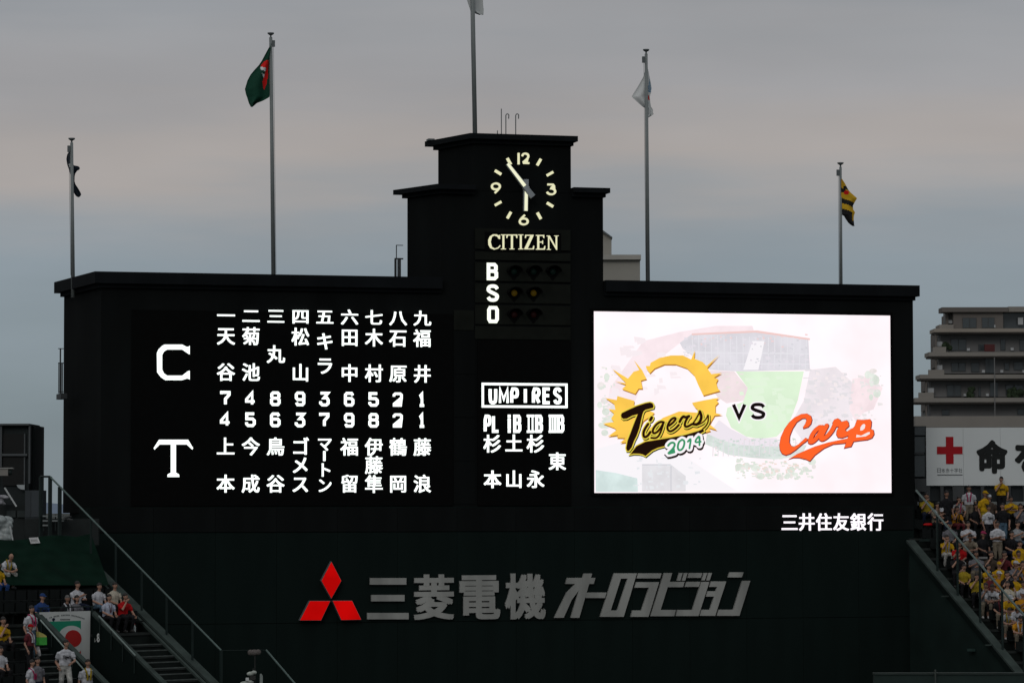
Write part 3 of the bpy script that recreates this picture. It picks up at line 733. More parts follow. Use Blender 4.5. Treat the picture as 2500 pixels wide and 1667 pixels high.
LS = [([(760, 690), (690, 790), (650, 890), (665, 990), (740, 970), (810, 870)], 52), ([(840, 545), (810, 600)], 62),
      ([(1110, 650), (1040, 635), (940, 700), (860, 820), (870, 905), (960, 880), (1050, 770), (1110, 655)], 46), ([(1100, 690), (1050, 850), (1000, 960), (930, 1010), (830, 1000)], 40),
      ([(1235, 725), (1330, 650), (1390, 570), (1350, 545), (1270, 590), (1195, 720), (1195, 820), (1260, 865), (1370, 800), (1450, 710)], 46),
      ([(1470, 640), (1510, 560), (1560, 515), (1600, 545), (1680, 515)], 58), ([(1650, 545), (1590, 650), (1585, 750), (1650, 750), (1750, 690)], 48),
      ([(1760, 690), (1850, 560), (1925, 410)], 30), ([(1925, 410), (1965, 520), (1935, 630), (1860, 705), (1770, 690)], 60),
      ([(1850, 720), (1990, 660), (2080, 560), (2105, 490)], 26), ([(2115, 500), (2115, 640), (2060, 740), (1990, 800)], 28)]
def shift(p, dx, dy): return [(x + dx, y + dy) for x, y in p]
def grow(p, w_): return ribbon(p, w_, True)
def strokes(lst, extra, dx=0, dy=0):
    o = []
    for p, w_ in lst: o.append([ribbon([tuple(q) for q in rounded(shift(p, dx, dy), 2)], w_ + extra, False, True)])
    return [x[0] for x in o]
def word(polys, lst, ex, name, material, dx=0, dy=0, P=P3):
    for p in polys:
        q = shift(p, dx, dy)
        if ex: lay(grow(q, ex * 2), name, material, *P)
        lay([q], name, material, *P)
    for s_ in strokes(lst, ex * 2, dx, dy): lay(s_, name, material, *P)
BK = em8('black', 30, 16, 10)
word([Tt, SW], LS, 30, 'wordmark_shadow', BK, 14, 22)
word([Tt, SW], LS, 27, 'wordmark_outline', em8('wm_yellow', 232, 222, 84))
word([Tt, SW], LS, 10, 'wordmark_outline', em8('wm_olive', 196, 150, 50))
word([Tt, SW], LS, 0, 'wordmark', BK)
YR = [([(1210, 1175), (1270, 1108), (1345, 1108), (1365, 1170), (1300, 1270), (1190, 1365), (1350, 1322)], 48), ([(1525, 1040), (1450, 1090), (1420, 1220), (1460, 1290), (1540, 1250), (1580, 1130), (1570, 1060), (1522, 1040)], 46),
      ([(1655, 1085), (1730, 1000), (1690, 1235)], 44), ([(1915, 1165), (1925, 920), (1790, 1110), (1945, 1085)], 42)]
word([], YR, 66, 'year_shadow', BK, 14, 34)
word([], YR, 52, 'year_outline', em8('yr_white', 252, 246, 250))
word([], YR, 0, 'year', em8('yr_green', 60, 150, 104))
# versus
VSk = em8('vs_black', 22, 14, 16)
for ex, mt in ((16, em8('vs_halo', 255, 248, 253)), (0, VSk)):
    for ch, x0_, x1_ in (('V', 975, 1050), ('S', 1098, 1176)):
        for st in SF[ch]:
            pts = [(x0_ + (x1_ - x0_) * u, 755 - (755 - 668) * v) for u, v in st]
            if ch == 'S': pts = rounded(pts, 2)
            lay(ribbon(pts, 23 + ex), 'versus_letter', mt, *P6)
# second wordmark
P2 = (9.046, 1890, 980)
Cc = [(120, 950), (150, 780), (230, 600), (330, 460), (450, 350), (600, 275), (720, 265), (810, 320), (834, 400), (812, 490), (750, 560), (650, 592), (640, 560), (692, 480), (720, 400), (690, 365), (620, 370), (500, 450), (410, 590), (345, 750), (330, 900), (370, 975), (430, 1000), (540, 940), (690, 800), (750, 830), (700, 880), (620, 940), (480, 1060), (360, 1145), (260, 1180), (180, 1150), (130, 1060)]
Rr = [(1290, 460), (1330, 395), (1400, 370), (1450, 400), (1480, 445), (1600, 415), (1640, 460), (1652, 540), (1565, 620), (1600, 665), (1700, 600), (1800, 550), (1700, 730), (1500, 800), (1410, 790), (1372, 720), (1385, 640), (1430, 550), (1350, 560), (1300, 520)]
Pp = [(1830, 400), (1960, 405), (2110, 390), (2148, 440), (2142, 540), (2125, 600), (2190, 630), (2205, 720), (2160, 800), (2060, 840), (1880, 860), (1750, 880), (1700, 990), (1550, 1022), (1590, 900), (1640, 760), (1690, 640), (1780, 540)]
Cs = [(320, 1270), (500, 1160), (900, 990), (1200, 900), (1580, 820), (1660, 810), (1570, 915), (1300, 940), (1100, 1030), (900, 1180), (790, 1310), (700, 1270), (550, 1235), (420, 1235)]
LC = [([(1010, 560), (920, 620), (840, 730), (800, 840), (790, 900), (860, 880), (960, 780), (1040, 640), (1060, 560)], 90), ([(1160, 530), (1090, 660), (1030, 790), (1050, 840), (1160, 780), (1280, 640), (1350, 480)], 92)]
word([Cc, Rr, Pp, Cs], LC, 13, 'wordmark_outline', em8('cp_dark', 122, 30, 44), 5, 10, P2)
word([Cc, Rr, Pp, Cs], LC, 0, 'wordmark', em8('cp_orange', 255, 102, 44), 0, 0, P2)
lay([[(1900, 640), (1905, 570), (1940, 515), (1985, 488), (2015, 520), (2000, 590), (1950, 635)], [(1820, 728), (1920, 752), (2060, 680), (2112, 668), (2112, 715), (2020, 768), (1810, 790)]], 'counter', em8('cp_bg', 246, 232, 230), *P2)

# ================================================================ ROOF: POLES, FLAGS, AERIALS, BEHIND
def pole(x0, y0, x1, y1, wpx, yl, label, truck_left=True):
    """pole from the pixel (x0,y0) at its top to (x1,y1) where the roof hides it"""
    a, z1 = B.Y(x0, y0, yl); b, z0 = B.Y(x1, y1, yl)
    zr = (zm if False else None)
    e = empty('flagpole', B, (b, yl, 0)); tag(e, label, 'flagpole', 'flagpoles along the scoreboard roof')
    base = z0 - .9; dx = (a - b)
    r_ = wpx / 120
    MB().tube([(-dx * .04, 0, base), (dx, 0, z1)], [r_ * 1.12, r_ * .82], 12).build('pole', STEEL, e, smooth=True)
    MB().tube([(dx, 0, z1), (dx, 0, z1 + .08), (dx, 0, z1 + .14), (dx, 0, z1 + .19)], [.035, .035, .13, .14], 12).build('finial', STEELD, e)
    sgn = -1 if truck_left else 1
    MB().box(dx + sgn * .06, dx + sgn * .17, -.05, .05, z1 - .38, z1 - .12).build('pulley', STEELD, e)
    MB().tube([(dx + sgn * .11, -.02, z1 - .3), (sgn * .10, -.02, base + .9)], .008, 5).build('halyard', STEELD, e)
    return e
pole(175, 349, 178.5, 672, 9, 3.4, 'short flagpole at the left end of the scoreboard roof with a dark drooping flag', True)
pole(661, 92, 668, 668, 10, 2.6, 'tall flagpole carrying the green and red flag', False)
pole(1151.5, -160, 1160, 324, 11, 1.9, 'tallest flagpole rising from the clock tower roof past the picture top', True)
pole(1577.5, 132, 1582, 686, 9.5, 2.6, 'tall flagpole with the pale white flag right of the clock tower')
pole(2052, 408, 2053, 694, 8, 2.6, 'short flagpole at the right with the yellow and black flag', True)

def inside(p, poly):
    x, y = p; c = False
    for i in range(len(poly)):
        x1, y1 = poly[i]; x2, y2 = poly[i - 1]
        if (y1 > y) != (y2 > y) and x < (x2 - x1) * (y - y1) / (y2 - y1) + x1: c = not c
    return c
def flag(label, rows, colfn, mats, yl, amp=.12, nu=26, nv=46, folds=2.4, ph=0.0):
    """cloth hanging from a halyard; rows = (y px, left px, right px)"""
    ys = [r[0] for r in rows]; V = []; Fc = []; mi = []
    for j in range(nv + 1):
        y = ys[0] + (ys[-1] - ys[0]) * j / nv
        lx = np.interp(y, ys, [r[1] for r in rows]); rx = np.interp(y, ys, [r[2] for r in rows])
        for i in range(nu + 1):
            u = i / nu; px = lx + (rx - lx) * u
            X_, Z_ = B.Y(px, y, yl)
            dy = amp * math.sin(folds * math.pi * u + 2.2 * j / nv + ph) * (.35 + .65 * j / nv)
            V.append((X_, yl + dy, Z_))
    for j in range(nv):
        for i in range(nu):
            a_ = j * (nu + 1) + i
            Fc.append((a_, a_ + nu + 1, a_ + nu + 2, a_ + 1))
            y = ys[0] + (ys[-1] - ys[0]) * (j + .5) / nv
            lx = np.interp(y, ys, [r[1] for r in rows]); rx = np.interp(y, ys, [r[2] for r in rows])
            mi.append(colfn(lx + (rx - lx) * (i + .5) / nu, y))
    mb = MB(); mb.add(V, Fc); mb.mi = mi
    o = mb.build('flag', mats, None, smooth=True); o.matrix_world = B.m
    tag(o, label, 'flag'); return o
CG = mat('flag_green_cloth', (.004, .045, .026), .8, .1, 3, .2)
CRd = mat('flag_red_cloth', (.62, .012, .01), .8, .05, 3, .2)
CW = mat('flag_white_cloth', (.62, .64, .64), .85, .05, 3, .2)
CWs = mat('flag_offwhite_cloth', (.48, .50, .50), .85, .05, 3, .2)
CN = mat('flag_navy_cloth', (.008, .014, .024), .8, .1, 3, .2)
CB = mat('flag_blue_print', (.03, .16, .30), .8, .1, 3, .2)
CY = mat('flag_yellow_cloth', (.55, .33, .015), .8, .1, 3, .2)
CK = mat('flag_black_cloth', (.012, .012, .012), .8, .1, 3, .2)
def f2(rows, k, ox, oy): return [(oy + y / k, ox + a / k, ox + b / k) for y, a, b in rows]
k2 = (7.129, 560, 70)
redp = [(560 + x / 7.129, 70 + y / 7.129) for x, y in [(550, 640), (600, 580), (650, 550), (682, 550), (680, 800), (660, 960), (615, 1060), (590, 1020), (575, 930), (590, 880), (620, 780), (640, 700), (560, 680)]]
whp = [[(560 + x / 7.129, 70 + y / 7.129) for x, y in [(545, 665), (630, 690), (628, 755), (535, 715)]], [(560 + x / 7.129, 70 + y / 7.129) for x, y in [(560, 785), (618, 800), (600, 868)]]]
def c2(x, y):
    if any(inside((x, y), p) for p in whp): return 2
    return 1 if inside((x, y), redp) else 0
flag('dark green flag with a red and white emblem', f2([(255, 722, 733), (330, 690, 733), (450, 625, 728), (560, 568, 722), (640, 515, 720), (720, 440, 718), (800, 375, 716), (900, 322, 712), (1050, 278, 706), (1150, 300, 702), (1195, 318, 698), (1262, 338, 580), (1300, 350, 480), (1365, 385, 405)], *k2), c2, [CG, CRd, CW], 2.55, .14, 40, 70)
k1 = (9.225, 140, 330)
flag('nearly black navy flag wrapped limply round its pole', f2([(350, 275, 330), (440, 220, 345), (540, 202, 350), (640, 218, 356), (695, 232, 380), (697, 234, 470), (730, 245, 508), (780, 262, 505), (800, 268, 450), (870, 290, 405), (930, 300, 392), (1040, 310, 388), (1110, 330, 410), (1200, 350, 470), (1290, 370, 520), (1340, 400, 540), (1375, 425, 520), (1400, 470, 490)], *k1), lambda x, y: 1 if (168 < x < 171.5 and 401 < y < 407) else 0, [CN, CW], 3.72, .05, 20, 60)
k4 = (7.129, 1500, 110)
blp = [(1500 + x / 7.129, 110 + y / 7.129) for x, y in [(600, 560), (630, 640), (650, 760), (640, 840), (580, 800), (580, 740), (610, 640)]]
rdp = [(1500 + x / 7.129, 110 + y / 7.129) for x, y in [(580, 860), (605, 870), (622, 955), (590, 955)]]
flag('white flag with small blue and red marks folded round its pole', f2([(420, 540, 590), (560, 505, 618), (640, 460, 635), (740, 405, 652), (840, 340, 640), (900, 308, 622), (930, 335, 622), (1000, 415, 628), (1080, 505, 640), (1100, 560, 655), (1130, 570, 672), (1180, 575, 670), (1210, 578, 682), (1250, 580, 620), (1265, 582, 595)], *k4), lambda x, y: 1 if inside((x, y), blp) and (int(x * 1.1 + y * .6) % 3) else 2 if inside((x, y), rdp) else 0, [CW, CB, CRd], 2.85, .08, 36, 60)
flag('pale grey-white flag tip at the very top of the picture on the tallest pole', [(-60, 1138, 1184), (0, 1140.5, 1179.5), (14, 1145, 1180), (26, 1149, 1181), (30, 1152, 1180.5), (37, 1171, 1180)], lambda x, y: 0, [CWs], 2.15, .06)
k5 = (8.71, 2010, 390)
def c5(x, y):
    cx, cy = (x - 2010) * 8.71, (y - 390) * 8.71
    q = cy - (cx - 400) * .42
    if cy < 740 and ((cx - 490) ** 2 / 2500 + (cy - 700) ** 2 / 2000 < 1): return 2
    if cy < 700 and q > 600 and cx < 470: return 1
    if q < 600 and cx > 430 and cy > 560: return 1
    if 810 < q < 915: return 1
    if q > 1030 and not (cx > 620 and cy < 1290): return 1
    return 0
flag('yellow and black striped flag with a red mark', f2([(410, 380, 398), (500, 382, 460), (640, 384, 535), (700, 385, 590), (760, 385, 660), (820, 386, 728), (900, 386, 680), (980, 386, 640), (1060, 388, 650), (1120, 390, 690), (1165, 392, 672), (1190, 450, 665), (1260, 490, 660), (1340, 545, 668), (1380, 590, 672), (1412, 640, 668)], *k5), c5, [CY, CK, CRd], 2.5, .09, 36, 60, 2.0)

# aerials on the tower roof
for px0, py0, py1, hook, lab in ((1224, 266, 327, 0, 'straight thin aerial on the clock tower roof'), (1235, 282, 328, 1, 'hooked pipe just right of the straight aerial'), (1259, 282, 329, 1, 'hooked pipe standing alone on the tower roof, rightmost'), (1214.5, 319, 327, 0, 'very short stub on the clock tower roof')):
    x_, z1 = B.Y(px0, py0, 1.9); _, z0 = B.Y(px0, py1 + 6, 1.9)
    pts = [(x_, 1.9, z0), (x_, 1.9, z1)]
    if hook: pts += [(x_ + .03, 1.9, z1 + .05), (x_ + .09, 1.9, z1 + .06), (x_ + .13, 1.9, z1 + .02), (x_ + .12, 1.9, z1 - .14)]
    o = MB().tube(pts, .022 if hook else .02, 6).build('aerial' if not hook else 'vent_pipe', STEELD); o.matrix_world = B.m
    if hook or px0 > 1220: pass
    tag(o, lab, 'aerial' if not hook else 'pipe')
mb = MB(); q_ = onZ(1056, 341.5, zu); mb.box(q_[0] - .12, q_[0] + .14, q_[1] + .2, q_[1] + .6, zu, zu + .07)
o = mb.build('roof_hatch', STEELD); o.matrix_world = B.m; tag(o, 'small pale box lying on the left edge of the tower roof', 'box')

# building behind the tower
BEI = mat('beige_render', (.30, .29, .26), .9, .08, .4, .1)
BEI2 = mat('beige_render_light', (.36, .35, .32), .9, .08, .4, .1)
pb = empty('rooftop_building', G, (0, 0, 0)); tag(pb, 'beige stepped building seen between the clock tower and the white flag pole', 'building')
Y_ = 190
def gbox(mb, x0, y0, x1, y1, Y0, Y1):
    p, q = W(x0, y0, Y0), W(x1, y1, Y0); mb.box(p.x, q.x, Y0, Y1, q.z, p.z); return mb
gbox(MB(), 1430, 634, 1563, 760, Y_, Y_ + 12).build('wall', BEI, pb)
gbox(MB(), 1430, 622, 1565, 633.5, Y_ - .3, Y_ + 12.3).build('parapet', BEI2, pb)
mb = MB(); pts = [W(x, y, Y_ + 3) for x, y in [(1440, 556), (1472, 566), (1493, 580), (1493, 623), (1440, 623)]]
mb.prism([(p.x, p.z) for p in pts], Y_ + 3, Y_ + 9); mb.build('stair_tower', BEI, pb)
mb = MB(); pts = [W(x, y, Y_ + 2.8) for x, y in [(1440, 553), (1473, 563), (1495, 579), (1495, 582), (1472, 567), (1440, 557)]]
mb.prism([(p.x, p.z) for p in pts], Y_ + 2.7, Y_ + 9.2); mb.build('roof', STEELD, pb)

# ================================================================ APARTMENT BLOCK FAR RIGHT
ap = empty('apartment_building', G); tag(ap, 'stepped brownish grey apartment block with wide balconies behind the white red-cross banner', 'building')
YA = 433
def ac(x, y): return 2200 + x / 3.137, 700 + y / 3.137
def abox(name, x0, y0, x1, y1, Y0, Y1, m_, par=None):
    p = W(*ac(x0, y0), Y0); q = W(*ac(x1, y1), Y0)
    return MB().box(p.x, q.x, Y0, Y1, q.z, p.z).build(name, m_, par or ap)
AW = mat('flat_wall_grey', (.165, .165, .165), .9, .1, .15, .1)
AWD = mat('flat_wall_brown', (.14, .127, .117), .9, .1, .15, .1)
AS = mat('balcony_slab', (.225, .21, .19), .9, .1, .15, .1)
AS2 = mat('balcony_slab_light', (.28, .25, .215), .9, .1, .15, .1)
AGL = mat('flat_window_glass', (.055, .065, .07), .15, .2, .2, .5)  # glass lightened so that distant haze sits in its colour
AFR = mat('flat_window_frame', (.05, .055, .055), .5, .1, 1, .3)
ABR = mat('pale_screen', (.42, .44, .45), .7, .05, 1, .2)
ARD = mat('dull_red_blind', (.09, .03, .03), .8, .1, 1, .1)
APL = mat('balcony_shrub', (.03, .045, .025), .9, .3, 2, .1)
abox('wall', 400, 190, 782, 318, YA, YA + 12, AWD); abox('wall', 782, 195, 1500, 318, YA + 1.6, YA + 12, AGL)
abox('roof', 313, 157, 820, 192, YA - .6, YA + 3, AWD); abox('roof', 822, 152, 1500, 190, YA - .3, YA + 13, AS)
abox('column', 345, 195, 362, 300, YA + 1, YA + 2, AWD); abox('wall', 345, 195, 400, 292, YA + 3, YA + 6, AW)
abox('parapet', 295, 290, 402, 322, YA - .2, YA + 4, AS)
abox('screen', 360, 255, 398, 280, YA + 1.2, YA + 1.4, ABR)
abox('screen', 895, 235, 935, 290, YA + .9, YA + 1.1, ABR)
def win(x0, y0, x1, y1, Y0):
    f = abox('window', x0, y0, x1, y1, Y0 - .08, Y0 - .002, AFR)
    n = max(1, round((x1 - x0) / 55)); w_ = (x1 - x0) / n
    for i in range(n): abox('pane', x0 + i * w_ + 3, y0 + 4, x0 + (i + 1) * w_ - 3, y1 - 4, Y0 - .12, Y0 - .085, AGL, f)
win(470, 238, 578, 318, YA); win(618, 236, 716, 318, YA)
floors = [(255, 320, 357, 262, 357, 497), (215, 500, 541, 262, 541, 662), (145, 672, 713, 187, 713, 842), (107, 850, 893, 187, 893, 992)]
fl_l = [262, 262, 187, 187]
for (sx, s0, s1, wx, w0, w1) in floors:
    abox('balcony_slab', sx, s0 if s0 > 330 else 320, 1500, s1 - 12, YA - 2.0, YA + 3, AS2 if s0 == 320 else AS)
    abox('balcony_slab', sx + 8, s1 - 12, 1500, s1, YA - 1.7, YA + 2.9, AWD)
    abox('wall', wx + 40, w0, 1500, w1, YA + .6, YA + 11, AW)
    abox('column', wx, w0, wx + 12, w1, YA - 1.2, YA - .6, AWD)
    abox('wall', wx, w0, wx + 42, w1 - 45, YA + 4, YA + 9, AWD)
abox('balcony_slab', 107, 990, 1500, 1072, YA - 2.4, YA + 3, AS)
for x0, y0, x1, y1 in ((245, 460, 345, 501), (210, 635, 330, 673), (135, 810, 250, 851), (640, 440, 718, 494)):
    abox('parapet', x0, y0, x1, y1, YA - 1.9, YA - 1.4, ARD if x0 == 640 else AS)
for x0, y0 in ((268, 420), (268, 600), (203, 775)): abox('screen', x0, y0, x0 + 48, y0 + 34, YA - .4, YA - .3, ABR)
for r in [(380, 400, 500, 490), (590, 440, 640, 490), (760, 400, 800, 488), (905, 405, 1000, 490), (385, 580, 495, 650), (535, 580, 600, 655), (790, 580, 830, 640), (862, 575, 935, 640), (350, 750, 460, 840), (590, 770, 612, 840), (800, 750, 860, 830), (868, 750, 935, 835), (310, 940, 372, 985), (890, 935, 941, 980)]:
    win(*r, YA + .6)
for r in [(645, 541, 715, 660), (680, 735, 740, 838)]: abox('recess_dark_slab', *r, YA + .45, YA + .595, AGL)  # dark slabs on the wall face stand in for shaded recesses
for (x0, y0) in ((545, 810), (850, 815), (905, 818), (350, 465)):
    p = W(*ac(x0, y0), YA - .5)
    mb = MB()
    for i in range(9): mb.ball((p.x + random.uniform(-.5, .5), YA - .6 + random.uniform(-.3, .3), p.z + random.uniform(-.5, .5)), .35, .3, .35, 6, 4)
    mb.build('balcony_plant', APL, ap)
for x0, y0 in ((505, 478), (700, 300), (840, 475), (620, 645), (760, 645), (480, 826), (650, 825), (930, 646)): abox('air_conditioner', x0, y0 - 8, x0 + 22, y0 + 12, YA - .1, YA + .3, ABR)
abox('drainpipe', 712, 541, 722, 990, YA - 2.15, YA - 2.02, AW)
mast = W(2499.5, 740, YA); b0 = W(2499.5, 600, YA)
MB().tube([(mast.x + .6, YA + 2, mast.z - 6), (b0.x + .6, YA + 2, b0.z)], .12, 6).build('mast', STEELD, ap)

# red cross banner on the stadium rim
YS = 143
rc = empty('banner', G); tag(rc, 'wide white hoarding with a red cross and thick black characters 命を', 'sign')
def rcY(x, y, Y0): p = W(*ac(x, y), Y0); return p.x, p.z
BW = mat('hoarding_white', (.60, .635, .64), .7, .03, .5, .2)
BKP = mat('hoarding_black_paint', (.012, .014, .014), .7, .1, 2, .2)
BRD = mat('hoarding_red_paint', (.36, .008, .014), .7, .05, 2, .2)
a, zt = rcY(190, 1077, YS); b, zb = rcY(1900, 1518, YS)
for i in range(6):
    x0_ = a + (b - a) * i / 6; MB().box(x0_ + .004, a + (b - a) * (i + 1) / 6 - .004, YS, YS + .12, zb, zt).build('panel', BW, rc)
cx_, cz_ = rcY(372, 1252, YS); h1, h2 = 98 / 3.137 * YS / FPX, 29 / 3.137 * YS / FPX
MB().prism([(cx_ - h2, cz_ + h1 * 1.06), (cx_ + h2, cz_ + h1 * 1.06), (cx_ + h2, cz_ + h2), (cx_ + h1, cz_ + h2), (cx_ + h1, cz_ - h2), (cx_ + h2, cz_ - h2), (cx_ + h2, cz_ - h1 * 1.06), (cx_ - h2, cz_ - h1 * 1.06), (cx_ - h2, cz_ - h2), (cx_ - h1, cz_ - h2), (cx_ - h1, cz_ + h2), (cx_ - h2, cz_ + h2)][::-1], YS - .015, YS - .002).build('red_cross', BRD, rc)
glyph_box('命', G, *ac(575, 1172), *ac(818, 1430), YS - .012, BKP, rc, .085, .004)
glyph_box('を', G, *ac(868, 1178), *ac(1110, 1430), YS - .012, BKP, rc, .08, .004)
GRT = mat('hoarding_grey_print', (.12, .13, .14), .8, .05, 2, .2)
for i, ch in enumerate('日本赤十字社'):
    glyph_box(ch, G, *ac(276 + i * 33, 1388), *ac(304 + i * 33, 1422), YS - .006, GRT, rc, .0, .004)
p0 = rcY(278, 1436, YS); p1 = rcY(470, 1443, YS)
MB().box(p0[0], p1[0], YS - .01, YS - .002, p1[1], p0[1]).build('caption_line', GRT, rc)

# back wall under and beside the banner
bw = empty('rim_wall', G); tag(bw, 'dark panelled wall behind the top row of the right stand, under the white hoarding', 'wall')
DKP = mat('dark_blue_grey_panel', (.022, .027, .03), .7, .2, 1, .2)
def gpart(name, x0, y0, x1, y1, Y0, Y1, m_, par): return gbox(MB(), x0, y0, x1, y1, Y0, Y1).build(name, m_, par)
gpart('wall', 2225, 1185, 2560, 1420, YS + .3, YS + .8, DKP, bw)
for i, x in enumerate((2243, 2296, 2326, 2395, 2440, 2498)):
    gpart('pillar', x, 1186, x + (28 if i % 2 == 0 else 8), 1224, YS + .05, YS + .29, mat('dull_grey_pillar', (.06, .065, .068), .8, .15, 1, .2), bw)
for x in range(2250, 2540, 46): gpart('low_panel', x, 1236, x + 40, 1300, YS + .1, YS + .29, mat('slate_panel', (.04, .048, .052), .8, .15, 1, .2), bw)
gpart('ledge', 2236, 1224.5, 2560, 1232.5, YS - .2, YS + .3, mat('pale_ledge', (.20, .22, .22), .8, .1, 1, .2), bw)
for r in ((2233, 1042, 2259, 1062), (2233, 1066, 2258, 1104), (2233, 1111, 2258, 1163)): gpart('dark_window', *r, YS + .1, YS + .2, AGL, bw)
gpart('frame_panel', 2226, 1040, 2262, 1186, YS + .21, YS + .5, DKP, bw)
gpart('beam', 2233, 1104.5, 2256, 1109, YS + .0, YS + .09, mat('dull_grey_pillar', (.06, .065, .068)), bw)
gpart('locker', 2234, 1168, 2262, 1200, YS - .2, YS + .0, mat('dull_grey_pillar', (.06, .065, .068)), bw)

# ================================================================ STANDS
RP, RR, FD0 = .7, .4, -.45                   # row pitch, rise and the first floor below the raked line
def project_in(fr, p, m=40):
    x, y = fr.P(p); return -m < x < 2500 + m and y < 1667 + m
# a low-poly tip-up seat, front towards -y
sb = MB(); sb.box(-.21, .21, -.20, .18, .38, .43); sb.box(-.21, .21, .17, .22, .43, .78); sb.box(-.04, .04, -.04, .12, 0, .38)
seat_me = sb.mesh('seat'); seat_me.materials.append(SEATM)

def terrace(fr, root, k0, k1, x0, x1, skip=None, seats=True, seg_of=None):
    cnt = 0
    for k in range(k0, k1):
        segs = seg_of(k) if seg_of else [(x0, x1)]
        y1, y0, z = -k * RP, -(k + 1) * RP, -k * RR + FD0
        mb = MB(); nb = MB()
        for a_, b_ in segs:
            mb.box(a_, b_, y0 + .04, y1, z - 2.2, z); nb.box(a_, b_, y0, y0 + .038, z - .09, z + .003)
        t_ = mb.build('terrace_step', CONC, root); nb.build('nosing', mat('nosing_dim', (.018, .022, .021), .9, .35, 3), t_)
        if not seats: continue
        x = x0 + .3
        while x < x1 - .2:
            if all(not (a_ + .22 < x < b_ - .22) for a_, b_ in segs) or (skip and skip(k, x)): x += .5; continue
            if project_in(fr, (x, -k * RP - .25, z + .5)) and cnt < 290:
                link('seat', seat_me, None, root, Matrix.Translation((x, -k * RP - .2, z))); cnt += 1
            x += .5
    return cnt

# --- left stand
ls = empty('left_grandstand', SL); tag(ls, 'dark left stand with stairs, a walled stairwell and a raked parapet beside the scoreboard', 'grandstand')
WH = .72
pA = SL.S(99, 1497, WH); pB_ = SL.S(222, 1491, WH)
sA, sB, tb = pA.x, pB_.x, (pA.y + pB_.y) / 2
print('pit', sA, sB, pA.y, pB_.y)
kpit = round(-tb / RP)
tb = -kpit * RP + .02                         # back wall of the well on a row line
PD = 5                                       # rows cut out by the well
def segs(k):
    if kpit <= k < kpit + 60: return [(-16, sA - .15), (sB + .2, 0)]
    return [(-16, 0)]
STAIR_K = int(-SL.S(350, 1545, FD0 + .4).y / RP)
print('stair', STAIR_K)
AX0 = sA - 1.6
def skip(k, x):
    if x > sB and k >= STAIR_K: return True
    if AX0 < x < sA and k >= kpit - 1: return True
    if k < 4: return True
    return False
terrace(SL, ls, -2, 16, -16, 0, skip, True, segs)
# half steps of the two stairs
def stairs(x0, x1, k0, k1, fr, root):
    for k in range(k0, k1):
        z = -k * RR + FD0 - .2; y = -(k + 1) * RP
        o = MB().box(x0, x1, y - .35, y - .001, z - .35, z).build('stair_tread', CONC, root)
        nb = MB(); nb.box(x0 + .03, x1 - .03, y - .358, y - .29, z - .03, z + .006)
        nb.box(x0 + .03, x1 - .03, y - .012, y + .06, z + .17, z + .208); nb.build('nosing', CONCL, o)
stairs(sB + .35, -.35, STAIR_K, 16, SL, ls)
stairs(AX0, sA - .2, kpit - 1, 16, SL, ls)
def raked_wall(x0, x1, y0, y1, h, depth, capw, fr, root, m_wall, m_cap, capt=.1, name='parapet'):
    """wall along the slope: y0 is the upper end, y1 the lower end"""
    z0, z1 = y0 * RR / RP + h, y1 * RR / RP + h
    mb = MB(); mb.hexa([(x0, y1, z1 - depth), (x1, y1, z1 - depth), (x1, y0, z0 - depth), (x0, y0, z0 - depth), (x0, y1, z1 - capt), (x1, y1, z1 - capt), (x1, y0, z0 - capt), (x0, y0, z0 - capt)])
    o = mb.build(name, m_wall, root)
    mb = MB(); c = capw
    mb.hexa([(x0 - c, y1, z1 - capt + .002), (x1 + c, y1, z1 - capt + .002), (x1 + c, y0, z0 - capt + .002), (x0 - c, y0, z0 - capt + .002), (x0 - c, y1, z1), (x1 + c, y1, z1), (x1 + c, y0, z0), (x0 - c, y0, z0)])
    mb.build('cap', m_cap, o); return o
raked_wall(-.22, .12, .3, -12, .12, 4, .03, SL, ls, DGREEN, CAP)
raked_wall(-.40, -.30, .1, -12, .02, .5, .01, SL, ls, DGREEN, mat('kerb_dim', (.035, .05, .045), .85))
raked_wall(sB, sB + .16, tb + .1, -12, WH, 5.4, .03, SL, ls, DGREEN, CAP)
raked_wall(sA - .16, sA, tb + .1, -12, WH, 5.4, .03, SL, ls, DGREEN, CAP)
zk = tb * RR / RP
MB().box(sA - .16, sB + .16, tb, tb + .15, zk - 5, zk + WH - .03).build('well_wall', DGREEN, ls)
MB().box(sA - .1, sB + .1, tb, tb + .05, zk + WH + .2, zk + WH + .24).build('guard_rail', RAILD, ls)
for q in (sA, (sA + sB) / 2, sB): MB().box(q - .03, q + .03, tb, tb + .05, zk + WH - .03, zk + WH + .2).build('guard_post', RAILD, ls)
# handrails on the two well walls
def handrail(fr, root, xx, pts, r=.03, posts=3, m_=RAIL, dz=.3):
    P_ = [fr.X(x, y, xx) for x, y in pts]
    line = [(xx, y, z) for y, z in P_]
    o = MB().tube(line, r, 8).build('handrail', m_, root)
    for i in range(posts):
        u = (i + .1) / (posts - .8) if posts > 1 else 0
        p = Vector(line[0]).lerp(Vector(line[-1]), min(u, .98))
        MB().tube([p, (xx, p.y, p.y * RR / RP + .1)], r * .8, 6).build('bracket', RAILD, o)
handrail(SL, ls, sB - .06, [(241, 1503), (331, 1600)], .03, 4, mat('dull_bright_rail', (.13, .17, .16), .4, .1, 3, .4))
handrail(SL, ls, sA - .2, [(99, 1513), (205, 1634)], .03, 5, mat('bright_rail', (.22, .28, .26), .4, .1, 3, .4))
# pit floor
pfl = SL.Y(214, 1632, (tb - 3.2))            # head of the man inside the well
PITZ = pfl[1] - 1.6
MB().box(sA, sB, tb - 14, tb, PITZ - .3, PITZ).build('well_floor', CONC, ls)
